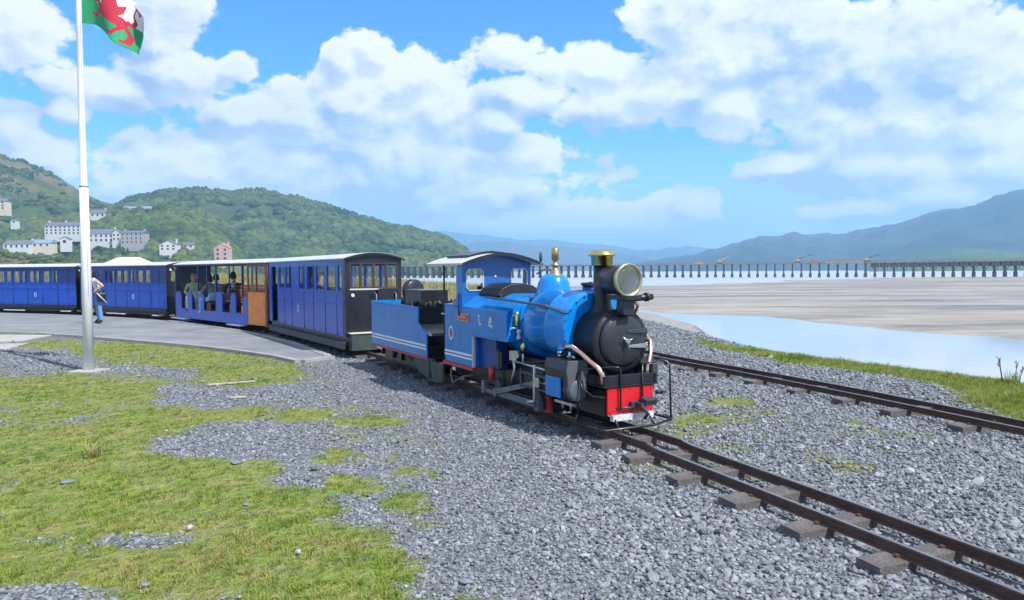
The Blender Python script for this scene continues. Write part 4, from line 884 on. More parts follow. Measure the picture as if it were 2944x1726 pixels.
    # cab
    ZE, ZC = 1.655, 1.775
    roofz = lambda y: ZC - (ZC - ZE) * (abs(y) / .53) ** 1.7
    b = B()
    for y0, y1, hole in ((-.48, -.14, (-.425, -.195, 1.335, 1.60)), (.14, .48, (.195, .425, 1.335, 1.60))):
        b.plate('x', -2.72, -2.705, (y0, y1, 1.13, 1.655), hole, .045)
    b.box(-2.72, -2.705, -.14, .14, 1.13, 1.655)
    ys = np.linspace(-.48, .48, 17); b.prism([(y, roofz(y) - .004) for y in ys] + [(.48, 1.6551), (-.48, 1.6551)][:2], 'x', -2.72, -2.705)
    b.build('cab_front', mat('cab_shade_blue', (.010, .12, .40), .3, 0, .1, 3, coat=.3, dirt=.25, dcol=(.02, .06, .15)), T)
    for y0, y1 in ((-.425, -.195), (.195, .425)):
        b = B(); z0, z1 = 1.335, 1.60; b.tube([(-2.70, y0 + .03, z0), (-2.70, y1 - .03, z0), (-2.70, y1, z0 + .04), (-2.70, y1, z1 - .04), (-2.70, y1 - .03, z1), (-2.70, y0 + .03, z1), (-2.70, y0, z1 - .04), (-2.70, y0, z0 + .04), (-2.70, y0 + .03, z0)], .008, 6); b.build('window_frame', CREAMW, T)
        b = B(); b.box(-2.715, -2.711, y0, y1, z0, z1); b.build('window_pane', GLASS, T)
    b = B(); b.cyl((-2.705, -.03, 1.51), (-2.695, -.03, 1.51), .014); b.build('lamp_iron', CREAMW, T)
    for sy in (-1, 1):
        b = B(); pr = [(-2.72, 1.13), (-2.72, 1.66), (-2.84, 1.66), (-2.88, 1.60), (-2.89, 1.45), (-2.87, 1.32), (-2.90, 1.22), (-3.0, 1.165), (-3.0, 1.13)]
        b.prism(pr, 'y', *sorted((sy * .48, sy * .465))); b.build('cab_side_sheet', BLUE, T, .003)
        b = B(); b.tube([(-3.29, sy * .47, .44), (-3.29, sy * .47, 1.67)], .013, 8); b.build('cab_roof_post', BLACK, T)
        b = B(); b.tube([(-2.78, sy * .492, 1.03), (-2.79, sy * .50, 1.15), (-2.78, sy * .492, 1.30)], .009, 6); b.build('cab_hand_rail', DBLUE, T)
        b = B(); b.box(-3.35, -3.23, sy * .47 - .02, sy * .47 + .02, 1.02, 1.035); b.build('step_bracket', STEEL, T)
    b = B(); n = 18; V = []
    for x in (-3.74, -2.53):
        for dz in (0, -.022):
            for k in range(n + 1): y = -.545 + 1.09 * k / n; V.append((x, y, roofz(y) + .022 + dz))
    m_ = n + 1; Fc = []
    for k in range(n): Fc += [(k, k+1, 2*m_+k+1, 2*m_+k), (m_+k, m_+k+1, 3*m_+k+1, 3*m_+k), (k, k+1, m_+k+1, m_+k), (2*m_+k, 2*m_+k+1, 3*m_+k+1, 3*m_+k)]
    Fc += [(0, 2*m_, 3*m_, m_), (n, 2*m_+n, 3*m_+n, m_+n)]
    b.add(V, Fc); b.build('cab_roof', ROOFW, T)
    for x in (-2.528, -3.742):
      b = B(); b.prism([(y, roofz(y) + .026) for y in np.linspace(-.55, .55, 19)] + [(y, roofz(y) - .012) for y in np.linspace(.55, -.55, 19)], 'x', x - .008, x + .008); b.build('roof_edge_angle', BLACK, T)
    b = B(); b.prism([(y, roofz(y) + .030) for y in np.linspace(-.34, .34, 9)] + [(y, roofz(y) + .055) for y in np.linspace(.34, -.34, 9)], 'x', -3.5, -2.85); b.build('roof_hatch', BLACK, T, .004)
    b = B(); b.box(-2.95, -2.73, -.22, .22, .8, 1.28); b.cyl((-2.95, .0, 1.05), (-2.98, .0, 1.05), .12); b.build('firebox_backhead', BLACK, T, .02)
    b = B(); b.tube([(-3.0, -.12, 1.22), (-2.92, -.05, 1.36), (-2.9, .05, 1.38)], .012, 6); b.lathe([(0, .03), (.02, .03)], (-2.98, -.12, 1.36), 'x', 14); b.cyl((-2.95, -.1, 1.3), (-2.95, -.1, 1.42), .012); b.build('regulator_and_gauges', DGREY, T)
    b = B(); b.box(-3.36, -2.7, -.44, .44, .40, .43); b.build('cab_floor', BLACK, T)
    b = B(); b.prism([(-3.80, .36), (-3.36, .36), (-3.36, .13), (-3.74, .13)], 'y', -.47, -.44); b.box(-3.76, -3.36, -.53, -.44, .12, .135); b.build('cab_step', GREENGREY, T, .003)
    return T
locomotive()

def tender():
    P = (LP[0], LP[1]); T = frame(P, LTH, 'locomotive_tender', label='blue coal tender with double white lining coupled behind the locomotive cab', category='tender'); B = lambda: MB()
    T.location = Vector((P[0], P[1], 0)) + Vector((math.sin(R(LTH)), -math.cos(R(LTH)), 0)) * (-3.97); X = 4.2
    for sy in (-1, 1):
        y0, y1 = sorted((sy * .48, sy * .46))
        b = B(); b.prism([(-6.56 + X, .40), (-4.12 + X, .40), (-4.12 + X, .72), (-4.36 + X, .82), (-4.44 + X, .86), (-4.44 + X, 1.075), (-6.56 + X, 1.10)], 'y', y0, y1); b.build('side_sheet', BLUE, T, .004)
        yy = sorted((sy * .481, sy * .484)); b = B(); b.box(-6.555 + X, -4.14 + X, *yy, .545, .572); b.box(-6.555 + X, -4.14 + X, *yy, .500, .524); b.build('white_lining', WHITE, T)
        b = B(); b.box(-6.48 + X, -4.12 + X, *sorted((sy * .476, sy * .44)), .36, .398); b.build('red_valance', REDL, T, .002)
        b = B(); b.box(-6.4 + X, -4.2 + X, *sorted((sy * .30, sy * .26)), .14, .36)
        for x in (-6.0, -5.6, -4.9): b.box(x - .07 + X, x + .07 + X, *sorted((sy * .34, sy * .30)), .2, .34)
        b.build('axle_frame', BLACK, T, .004)
        for x in (-5.95, -5.1): b = B(); b.tube([(x - .12 + X, sy * .33, .30), (x + X, sy * .33, .25), (x + .12 + X, sy * .33, .30)], .014, 6); b.build('leaf_spring', RAILSIDE, T)
    b = B(); b.box(-6.56 + X, -6.545 + X, -.46, .46, .40, 1.10); b.build('rear_sheet', BLUE, T)
    b = B(); b.box(-6.54 + X, -4.45 + X, -.46, .46, .40, 1.045); b.build('tank_top_deck', DGREY, T, .004)
    b = B(); b.box(-4.44 + X, -4.15 + X, -.46, .46, .38, .56); b.box(-4.452 + X, -4.44 + X, -.46, .46, .5, 1.06); b.build('front_bulkhead', BLACK, T, .004)
    b = B(); b.prism([(-4.44 + X, .80), (-4.43 + X, .83), (-4.1 + X, .735), (-4.1 + X, .70)], 'y', -.46, .0); b.box(-4.1 + X, -3.98 + X, -.46, -.1, .70, .735); b.build('shovelling_plate', STEEL, T)
    b = B(); b.box(-5.28 + X, -4.62 + X, -.36, .06, 1.045, 1.30); b.build('tool_box', BLACK, T, .006)
    b = B(); b.box(-5.285 + X, -4.615 + X, -.365, .065, 1.30, 1.308); b.build('tool_box_lid', GREY, T)
    b = B(); b.lathe([(-.06, .02), (-.06, .17), (-.045, .18), (-.045, .10), (.045, .10), (.045, .18), (.06, .17), (.06, .02)], (-5.62 + X, -.10, 1.27), Vector((1, .3, 0)), 30); b.box(-5.7 + X, -5.55 + X, -.16, -.04, 1.045, 1.12); b.build('hose_reel', BLACK, T)
    b = B(); b.cyl((-6.15 + X, .0, 1.045), (-6.15 + X, 0, 1.16), .11, n=20); b.build('water_filler', BLACK, T, .004)
    b = B(); b.box(-6.59 + X, -6.56 + X, -.30, .30, .2, .40); b.cyl((-6.59 + X, -.2, .56), (-6.78 + X, -.2, .56), .03); b.build('rear_buffer_beam', BLACK, T, .003)
    for x in (-6.0, -4.9): wheelset(T, x + X, .15, .25, BLACK)
    b = B(); b.prism([(-4.6 + X, .36), (-4.12 + X, .36), (-4.12 + X, .10), (-4.52 + X, .16)], 'y', -.45, -.43); b.build('front_step', GREENGREY, T, .003)
    rivets(T, BLUE, [(-6.53 + X + .05 * k, -.479, 1.06) for k in range(41)] + [(-6.53 + X, -.479, .45 + .05 * k) for k in range(12)] + [(-5.3 + X, -.479, .62 + .05 * k) for k in range(9)], d=-.006)
    # coal
    rnd = random.Random(5); b = B()
    for k in range(150):
        u, v = rnd.uniform(-4.98, -4.46), rnd.uniform(-.43, .43); h = .06 * math.exp(-((u + 4.7) / .3) ** 2) + .035
        if -.38 < v < .08 and u < -4.58: continue
        s = rnd.uniform(.02, .045); bm = bmesh.new(); bmesh.ops.create_icosphere(bm, subdivisions=1, radius=1)
        q = [Vector((w.co.x * s * rnd.uniform(.7, 1.2), w.co.y * s * rnd.uniform(.7, 1.2), w.co.z * s * rnd.uniform(.6, 1))) + Vector((u + X, v, 1.045 + rnd.uniform(0, h) + s * .4)) for w in bm.verts]
        b.add(q, [[w.index for w in f.verts] for f in bm.faces]); bm.free()
    o = b.build('coal_heap', COAL, None); o['kind'] = 'stuff'; o['label'] = 'heap of shiny black coal in the front of the blue tender'; o['category'] = 'coal'
    o.location = T.location; o.rotation_euler = T.rotation_euler
tender()

# ------------------------------------------------------------------ coaches
HW = .55
def roof_mb(x0, x1, ze=1.82, zc=1.93, hw=.60, th=.02):
    b = MB(); n = 14; rz = lambda y: zc - (zc - ze) * (abs(y) / hw) ** 1.9; V = []
    for x in (x0, x1):
        for dz in (0, -th):
            for k in range(n + 1): y = -hw + 2 * hw * k / n; V.append((x, y, rz(y) + dz))
    m_ = n + 1; Fc = []
    for k in range(n): Fc += [(k, k+1, 2*m_+k+1, 2*m_+k), (m_+k, m_+k+1, 3*m_+k+1, 3*m_+k), (k, k+1, m_+k+1, m_+k), (2*m_+k, 2*m_+k+1, 3*m_+k+1, 3*m_+k)]
    Fc += [(0, 2*m_, 3*m_, m_), (n, 2*m_+n, 3*m_+n, m_+n)]; b.add(V, Fc); return b
def coach_end(T, x, sgn, windows, mat_=BLACK, lampm=True, name='end_wall'):
    """end wall with a row of window openings; sgn = outward direction along x"""
    x0, x1 = sorted((x, x - sgn * .03)); b = MB(); z0, z1 = 1.265, 1.735
    b.box(x0, x1, -HW, HW, .38, z0); ys = [-HW] + [v for w in windows for v in w] + [HW]
    for i in range(0, len(ys), 2): b.box(x0, x1, ys[i], ys[i + 1], z0, z1)
    top = [(y, 1.915 - .10 * (abs(y) / HW) ** 1.9) for y in np.linspace(-HW, HW, 13)]
    b.prism([(-HW, z1), (HW, z1)] + top[::-1], 'x', x0, x1); b.build(name, mat_, T)
    for w in windows:
        f = MB(); xo = x + sgn * .004
        for a in w: f.box(*sorted((x + sgn * .008, x - sgn * .02)), a - .012, a + .012, z0, z1)
        f.box(*sorted((x + sgn * .008, x - sgn * .02)), w[0] + .012, w[1] - .012, z1 - .02, z1); f.box(*sorted((x + sgn * .014, x - sgn * .02)), w[0] + .012, w[1] - .012, z0, z0 + .022)
        o = f.build('window_frame', DWOOD, T); MB().box(x - sgn * .012 - .002, x - sgn * .012 + .002, w[0], w[1], z0, z1).build('window_pane', GLASS, o)
def side(T, y, L, wins, body, pillars, zb=.38, zw=1.20, zt=1.735, ztop=1.815, doors=(), gap=None, panels=(), frame_m=None, xs0=-.0):
    """one coach side: lower wall, pillars, header, frames, panes, raised beading and panels"""
    sy = -1 if y < 0 else 1; yo, yi = y, y - sy * .03
    segs = [(-L, xs0)]
    if gap: segs = [(-L, gap[0]), (gap[1], xs0)]
    b = MB()
    for a, c in segs:
        if c - a < .01: continue
        b.box(a, c, *sorted((yo, yi)), zb, zw)
    b.build('lower_side', body, T, .003)
    edges = sorted([v for w in wins for v in w] + ([gap[0], gap[1]] if gap else []))
    b = MB(); ed = [-L] + edges + [xs0]
    for i in range(0, len(ed), 2):
        if ed[i + 1] - ed[i] > .004: b.box(ed[i], ed[i + 1], *sorted((yo, yi)), zw, zt)
    b.box(-L, xs0, *sorted((yo, yi)), zt, ztop); b.build('upper_side', pillars, T, .002)
    for w in wins:
        f = MB(); t = .014
        for a in (w[0], w[1] - t): f.box(a, a + t, *sorted((yo + sy * .004, yi)), zw, zt)
        f.box(w[0] + t, w[1] - t, *sorted((yo + sy * .004, yi)), zt - t, zt); f.box(w[0] + t, w[1] - t, *sorted((yo + sy * .006, yi)), zw, zw + t)
        o = f.build('window', frame_m or body, T); ym = (yo + yi) / 2; MB().box(w[0] + t, w[1] - t, ym - .002, ym + .002, zw + t, zt - t).build('pane', GLASS, o)
    b = MB()
    for z in (zw - .012, zw - .215):
        for a, c in segs: b.box(a + .005, c - .005, *sorted((yo, yo + sy * .018)), z - .012, z + .012)
    b.build('waist_beading', body, T, .002)
    for i, (a, c) in enumerate(panels):
        if sy > 0: continue
        f = MB(); f.box(a + .022, c - .022, *sorted((yo, yo + sy * .008)), zb + .05, zw - .24); f.build('panel', body, T, .004)
        f = MB(); f.box(a - .014, a + .014, *sorted((yo - sy * .002, yo + sy * .013)), zb, zw - .225); f.build('pilaster', DPILLAR, T, .002)
        f = MB(); f.box(a + .02, c - .02, *sorted((yo, yo + sy * .006)), zw - .19, zw - .035); f.build('upper_panel', body, T, .003)
    for d in doors:
        f = MB()
        for a in d: f.box(a - .008, a + .008, *sorted((yo + sy * .001, yo + sy * .010)), zb + .01, zt)
        o = f.build('door_edge', DPILLAR, T)
        f = MB(); f.cyl((d[1] - .05, yo, .93), (d[1] - .05, yo + sy * .03, .93), .008); f.tube([(d[1] - .09, yo + sy * .03, .93), (d[1] - .03, yo + sy * .03, .93)], .007, 6); f.build('door_handle', BRASS, o)
def underframe(T, L, x0=0., m=BLACK, boards=True, wheels=True, board_m=WHITE):
    b = MB(); b.box(-L + .02, x0 - .02, -.50, .50, .27, .375); b.box(-L + .4, x0 - .4, -.30, .30, .16, .27); b.build('underframe', m, T, .004)
    if wheels:
        for xb in (-.9, -L + .9):
            for dx in (-.3, .3): wheelset(T, xb + dx, .12, .22, BLACK, spokes=6)
            b = MB()
            for sy in (-1, 1): b.box(xb - .45, xb + .45, sy * .26 - .02, sy * .26 + .02, .16, .30)
            b.build('bogie_frame', DGREY, T, .004)
    if boards:
        for a, c in ((-L + .35, -L + .75), (-L * .56 - .55, -L * .56 + .55), (-.75, -.3)):
            b = MB(); b.box(a, c, -.62, -.50, .145, .17); b.build('footboard', board_m, T, .003)
def buffers(T, x, sgn):
    b = MB(); b.box(*sorted((x, x + sgn * .05)), -.2, .2, .26, .38); b.cyl((x, 0, .30), (x + sgn * .2, 0, .30), .035); b.build('coupling', DGREY, T, .004)
def seat(T, x, m=WOOD, face=1, slats=5, w=.44, zs=.62, body=None):
    """bench across the coach: end panels, slatted seat and slatted back"""
    for k in range(4): MB().box(*sorted((x + face * (.03 + k * .09), x + face * (.10 + k * .09))), -w, w, zs, zs + .018).build('seat_slat', m, T)
    for k in range(slats): z = zs + .07 + k * .085; MB().box(x - .015, x + .012, -w, w, z, z + .06).build('back_slat', m, T)
    for sy in (-1, 1): MB().box(*sorted((x, x + face * .36)), *sorted((sy * w, sy * (w - .03))), .38, zs).build('seat_leg', body or m, T)

def brake_coach():
    L = 5.55; T = frame((-2.57, 13.74), 32, 'brake_coach', label='closed blue carriage with black end and end windows directly behind the tender', category='carriage')
    wins = [(-4.60, -4.16), (-4.02, -3.56), (-2.98, -2.56), (-2.38, -1.95), (-1.76, -1.22), (-1.08, -.57), (-.42, -.17)]
    pans = [(-4.74, -4.13), (-4.13, -3.53), (-3.53, -2.60), (-2.60, -1.93), (-1.93, -1.17), (-1.17, -.48), (-.48, -.12)]
    side(T, -HW, L, wins, CBLUE, CBLUE, zt=1.70, doors=((-2.60, -1.93),), gap=(-5.30, -4.78), panels=pans, xs0=-.10)
    side(T, HW, L, [(-5.3 + i * .87, -5.3 + i * .87 + .80) for i in range(6)], CBLUE, CBLUE, zt=1.70, panels=(), xs0=-.10)
    for sy in (-1, 1): b = MB(); b.box(-.10, -.003, *sorted((sy * HW, sy * (HW - .05))), .38, 1.815); b.build('corner_post', BLACK, T, .004)
    coach_end(T, -.0, 1, [(-.46, -.27), (-.245, -.02), (.005, .235), (.26, .46)])
    coach_end(T, -L, -1, [(-.40, -.05), (.05, .40)])
    b = MB(); b.box(.0, .012, -.47, .47, 1.235, 1.26); b.build('end_window_sill', CREAMW, T)
    b = MB(); b.cyl((.0, -.42, 1.14), (.03, -.42, 1.14), .032); b.build('end_lamp', CREAMW, T)
    roof_mb(-L - .03, .05).build('roof', ROOFW, T)
    b = MB(); b.prism([(y, 1.925 - .11 * (abs(y) / .6) ** 1.9) for y in np.linspace(-.6, .6, 13)] + [(y, 1.885 - .11 * (abs(y) / .6) ** 1.9) for y in np.linspace(.6, -.6, 13)], 'x', .045, .06); b.build('roof_end_rib', BLACK, T)
    b = MB(); b.box(-L, -.1, -.485, .485, .375, .39); b.build('floor', INTER, T)
    underframe(T, L, boards=False); buffers(T, -L, -1)
    b = MB(); b.box(-L + .1, .02, -.60, -.575, .15, .27); b.box(-L + .1, .02, -.63, -.50, .27, .285); b.build('running_board', DGREY, T, .003)
    b = MB(); b.box(0, .17, -.50, -.02, .13, .44); b.build('end_step_box', GREENGREY, T, .006)
    b = MB(); b.box(-.0, .19, -.52, .0, .44, .455); b.build('end_step_tread', CREAMW, T, .003)
    for y in (-.05, .34):
        b = MB(); b.tube([(.01, y - .04, 1.10), (.05, y + .03, 1.20), (.10, y + .06, 1.15), (.12, y + .05, 1.0), (.12, y + .02, .46)], .012, 8); b.build('end_hand_rail', GREY, T)
    b = MB(); b.prism([(.05, .60), (.05, 1.24), (.12, 1.27), (.45, 1.27), (.5, 1.20), (.5, .60)], 'x', .012, .06); b.build('tool_locker', BLACK, T, .01)
    crest(T, -3.05, -HW - .0095, .78, .07)
    for x, f in ((-4.0, 1), (-2.35, -1), (-1.75, 1), (-.62, -1)): seat(T, x, WOOD, f)
    b = MB(); b.box(-4.78, -4.76, -.5, .5, .39, 1.25); b.build('partition', DPILLAR, T)
brake_coach()

def open_coach():
    L = 6.6; T = frame((-5.74, 18.87), 43, 'open_coach', label='semi open blue carriage with orange wooden end compartment and passengers on benches', category='carriage')
    b = MB(); b.box(-L, -1.17, -HW, -HW + .03, .17, .46); b.box(-L, -1.17, HW - .03, HW, .17, .46); b.build('side_sill', CBLUE2, T, .004)
    # low side panels with rounded hip shape
    def hip(x0, x1, zt, sy): 
        w = x1 - x0; b = MB(); b.prism([(x0, .46), (x1, .46), (x1, zt - .10), (x1 - w * .12, zt - .02), (x1 - w * .4, zt), (x0 + w * .3, zt), (x0 + w * .05, zt - .03), (x0, zt - .12)], 'y', *sorted((sy * HW, sy * (HW - .03)))); b.build('low_side_panel', CBLUE2, T, .004)
    for sy in (-1, 1):
        for x0, x1, zt in ((-6.6, -6.08, .98), (-5.55, -5.2, 1.02), (-4.72, -4.25, 1.02), (-3.35, -2.88, 1.02), (-2.30, -1.95, 1.0), (-1.50, -1.17, .92)): hip(x0, x1, zt, sy)
        b = MB(); b.box(-3.37, -3.30, *sorted((sy * HW, sy * (HW - .035))), .46, 1.80); b.build('roof_post', DPILLAR, T, .003)
        for x in (-6.56, -4.72, -4.0, -2.4, -1.55): b = MB(); b.box(x, x + .035, *sorted((sy * HW, sy * (HW - .03))), .9, 1.80); b.build('roof_post', DPILLAR, T, .003)
        b = MB(); b.box(-L, -1.17, *sorted((sy * HW, sy * (HW - .03))), 1.76, 1.815); b.build('cant_rail', DWOOD, T, .003)
    # orange compartment
    for sy in (-1, 1):
        y0, y1 = sorted((sy * (HW + .005), sy * (HW - .03)))
        pb = [(-1.13, -.66), (-.64, -.17)]
        b = MB(); b.box(-1.14, -.12, y0, y1, .20, 1.06); b.build('orange_door', ORANGE, T, .004)
        b = MB(); b.box(-1.17, -1.14, y0, y1, .18, 1.78); b.box(-.12, -.0, y0, y1, .18, 1.78); b.box(-1.14, -.12, y0, y1, 1.70, 1.78); b.box(-.66, -.62, y0, y1, 1.1, 1.70); b.build('door_post', mat('red_brown_frame', (.20, .05, .035), .45, 0, .2, 6) if sy < 0 else DWOOD, T, .003)
        b = MB(); b.box(-1.14, -.12, y0 - .004 if sy < 0 else y0, y1 if sy < 0 else y1 + .004, 1.06, 1.10); b.build('door_top_rail', DWOOD, T, .003)
        for a, c in ((-1.14, -.66), (-.62, -.12)): MB().box(a, c, (y0 + y1) / 2 - .002, (y0 + y1) / 2 + .002, 1.10, 1.70).build('window_pane', GLASS, T)
        b = MB(); b.box(-1.12, -.14, *sorted((sy * (HW + .006), sy * (HW + .010))), .22, .26); b.box(-1.12, -.14, *sorted((sy * (HW + .006), sy * (HW + .010))), 1.0, 1.04); b.build('door_moulding', ORANGE, T, .002)
    b = MB(); b.box(-1.19, -1.17, -.52, .52, .38, 1.10); b.build('partition', ORANGE, T)
    b = MB(); b.box(-.03, -.0, -.50, .50, .38, 1.15); b.box(-.03, 0, -.50, -.4, 1.15, 1.8); b.box(-.03, 0, .4, .50, 1.15, 1.8); b.build('end_wall', DPILLAR, T)
    b = MB(); b.box(-L - .03, -L, -HW, HW, .30, 1.82); b.build('rear_end_wall', mat('dark_blue_grey_wall', (.05, .065, .09), .6, 0, .15, 5), T, .004)
    b = MB(); b.cyl((-L + .02, -HW + .06, 1.70), (-L + .02, -HW - .02, 1.70), .03); b.build('side_lamp', CREAMW, T)
    b = MB(); b.lathe([(0, .08), (.02, .085), (.02, 0)], (-.55, -.30, 1.48), 'y', 20); b.tube([(-.55, -.3, 1.4), (-.55, -.3, .9)], .012, 6); b.build('brake_wheel', CBLUE, T)
    b = MB(); b.box(-L, -.02, -.52, .52, .355, .38); b.build('floor', INTER, T)
    roof_mb(-L - .05, .04).build('roof', ROOFW, T)
    underframe(T, L, boards=False); buffers(T, -L, -1); buffers(T, 0, 1)
    for a, c in ((-6.75, -5.55), (-2.35, -1.45)): b = MB(); b.box(a, c, -.66, -.50, .135, .165); b.build('footboard', WHITE, T, .003)
    for x, f in ((-6.2, 1), (-4.8, -1), (-4.3, 1), (-2.2, -1), (-1.75, 1)): seat(T, x, WOOD if x != -1.75 else ORANGE, f, 6, .48, .66)
    return T
OPEN = open_coach()

def closed_coach(P, th, L, label, xs):
    T = frame(P, th, 'closed_coach', label=label, category='carriage', group='long closed blue carriages at the rear of the train')
    n = len(xs)
    pans = [(-L + .1 + i * (L - .2) / 7, -L + .1 + (i + 1) * (L - .2) / 7) for i in range(7)]
    side(T, -HW, L, xs, CBLUE, DPILLAR, zw=1.20, zt=1.66, doors=((-L * .62 - .3, -L * .62 + .3), (-.95, -.4)), panels=pans)
    side(T, HW, L, [(-L + .1 + i * (L - .2) / 7 + .03, -L + .1 + (i + 1) * (L - .2) / 7 - .03) for i in range(7)], CBLUE, DPILLAR, zw=1.20, zt=1.66)
    coach_end(T, 0.03, 1, [(-.40, -.05), (.05, .40)]); coach_end(T, -L - .03, -1, [(-.40, -.05), (.05, .40)])
    b = MB(); b.cyl((.03, -.42, 1.66), (.075, -.42, 1.66), .035); b.build('end_lamp', CREAMW, T)
    roof_mb(-L - .05, .05).build('roof', ROOFW, T)
    b = MB(); b.box(-L, 0, -.515, .515, .375, .39); b.build('floor', INTER, T)
    underframe(T, L); buffers(T, -L, -1); buffers(T, .03, 1)
    b = MB(); b.box(-L, .0, -HW - .02, -HW + .05, .29, .37); b.build('sole_bar', BLACK, T, .003)
    crest(T, -L * .36, -HW - .0095, .76, .07)
    for k in range(6): seat(T, -L + .45 + k * (L - .9) / 5, WOOD, 1 if k % 2 else -1, 5)
    return T
def wpat(L, pat):
    x = -L + .12; out = []
    for w, g in pat: out.append((x, x + w)); x += w + g
    return [w for w in out if w[1] < -.08]
W3 = wpat(5.35, [(.30, .12), (.22, .10), (.24, .12), (.30, .12), (.20, .10), (.34, .13), (.30, .12), (.30, .12), (.34, .12), (.34, .12), (.30, .1)])
closed_coach((-10.95, 24.45), 57, 5.35, 'closed blue carriage third from the tender, just right of the flagpole', W3)
closed_coach((-15.85, 27.65), 68, 6.0, 'last closed blue carriage at the left edge, beyond the flagpole', wpat(6.0, [(.34, .13), (.30, .12), (.34, .13), (.22, .1), (.30, .12), (.30, .12), (.34, .13), (.30, .12), (.24, .1), (.30, .12), (.34, .12), (.30, .1)]))
# ------------------------------------------------------------------ flagpole and flag
def flagpole():
    p = at(219, 914); T = empty('flagpole', (p.x, p.y, 0), label='tall white tapered flagpole standing on the grass in front of the carriages', category='flagpole')
    PW_ = mat('pole_white', (.58, .585, .60), .4, 0, .05, 4, dirt=.1, dcol=(.4, .4, .4)); b = MB(); b.lathe([(0, .078), (2.0, .070), (2.95, .062)], (0, 0, 0), 'z', 28); b.build('lower_pole', mat('lower_pole_white', (.80, .80, .79), .5, 0, .04, 4, dirt=.1, dcol=(.55, .54, .5)), T); b = MB(); b.lathe([(2.95, .062), (2.96, .052), (5.2, .043), (7.2, .036)], (0, 0, 0), 'z', 28); b.build('upper_pole', PW_, T)
    b = MB(); b.lathe([(2.93, .066), (2.97, .066), (2.98, .054)], (0, 0, 0), 'z', 28); b.build('joint_ring', mat('ring_grey', (.5, .5, .5), .4), T)
    b = MB(); b.lathe([(0, .04), (.03, .05), (.08, .03), (.09, 0)], (0, 0, 7.2), 'z', 16); b.build('finial', WHITE, T)
    b = MB(); b.prism([(-.22, -.2), (.2, -.24), (.26, .16), (-.18, .2)], 'z', -.06, .03); b.build('concrete_foot', SLAB, T, .01)
    b = MB(); b.tube([(.055, -.05, 1.2), (.052, -.045, 3.0), (.046, -.03, 7.0)], .004, 5); b.build('halyard', WHITE, T)
    return p
FP = flagpole()
def flag():
    # white over green cloth with a red rampant-style beast, hoisted at the pole, flying right and folding down
    GR = mat('flag_green', (.02, .33, .13), .7, var=.08); WH = mat('flag_white', (.74, .75, .77), .7, var=.04); RD = mat('flag_red', (.50, .02, .045), .7, var=.1)
    nu, nv = 150, 96
    D = [ # body, neck and head, legs, wings and tail outlined in flag coordinates (u 0..1.6 fly, v 0..1 hoist from bottom)
     [(.52,.40),(.70,.34),(.92,.36),(1.10,.33),(1.20,.40),(1.18,.52),(1.02,.58),(.82,.56),(.66,.60),(.52,.64),(.44,.56)],
     [(.52,.64),(.44,.56),(.36,.70),(.30,.80),(.20,.80),(.14,.74),(.22,.72),(.18,.68),(.28,.69),(.27,.86),(.33,.90),(.38,.84),(.46,.76)],
     [(.44,.52),(.34,.50),(.24,.56),(.16,.54),(.14,.60),(.26,.62),(.36,.58),(.48,.60)], [(.52,.44),(.42,.30),(.34,.24),(.24,.26),(.22,.20),(.36,.17),(.48,.26),(.60,.38)],
     [(1.04,.40),(.92,.28),(.86,.16),(.74,.14),(.72,.08),(.92,.08),(1.00,.22),(1.12,.34)], [(1.12,.40),(1.22,.26),(1.18,.14),(1.10,.12),(1.12,.06),(1.28,.08),(1.32,.24),(1.22,.42)],
     [(.62,.56),(.60,.76),(.72,.94),(.78,.80),(.88,.92),(.92,.76),(1.04,.84),(1.02,.66),(.90,.54)], [(1.14,.48),(1.30,.46),(1.38,.60),(1.30,.74),(1.36,.88),(1.46,.92),(1.44,.80),(1.50,.86),(1.54,.94),(1.42,.98),(1.30,.90),(1.24,.74),(1.30,.62),(1.24,.54),(1.14,.58)]]
    V = []; hw = 1.6 * .92; hh = .86; z0 = 5.50; tipx, tipy = FP.x, FP.y
    wd = Vector((.94, -.30, 0)).normalized(); sd = Vector((.30, .94, 0))
    for j in range(nv + 1):
        v = j / nv
        for i in range(nu + 1):
            u = i / nu
            # the cloth streams right and sags: fly corner hangs lower, upper part folds back
            along = hw * (u * .86 - .07 * u * u * (1 - v)); drop = hh * (.52 * u + .30 * u * u * (1 - .3 * v)) 
            zz = z0 + hh * v * (1 - .40 * u) - drop * .93 + .05 * hh * math.sin(u * 7 + v * 2.)
            side_ = .10 * math.sin(u * 8.5 + v * 1.8) * (.2 + u) + .05 * math.sin(u * 17 - v * 4) * u - .12 * u * (1 - v)
            p = Vector((tipx + .05, tipy, 0)) + wd * along + sd * side_; V.append((p.x, p.y, zz))
    b = MB(); Fc = []; ms = []
    cu = np.array([(i + .5) / nu * 1.6 for j in range(nv) for i in range(nu)]); cv = np.array([(j + .5) / nv for j in range(nv) for i in range(nu)])
    red = np.zeros(len(cu), bool)
    for poly in D: red |= inpoly(cu, cv * 1.0, poly)
    for j in range(nv):
        for i in range(nu):
            k = j * nu + i; Fc.append((j*(nu+1)+i, j*(nu+1)+i+1, (j+1)*(nu+1)+i+1, (j+1)*(nu+1)+i)); ms.append(2 if red[k] else (1 if cv[k] > .5 else 0))
    b.add(V, Fc, True); b.m = ms
    o = b.build('flag', [GR, WH, RD]); o['label'] = 'white and green flag with a red dragon flying from the white pole'; o['category'] = 'flag'
    m = o.modifiers.new('thickness', 'SOLIDIFY'); m.thickness = .003
flag()

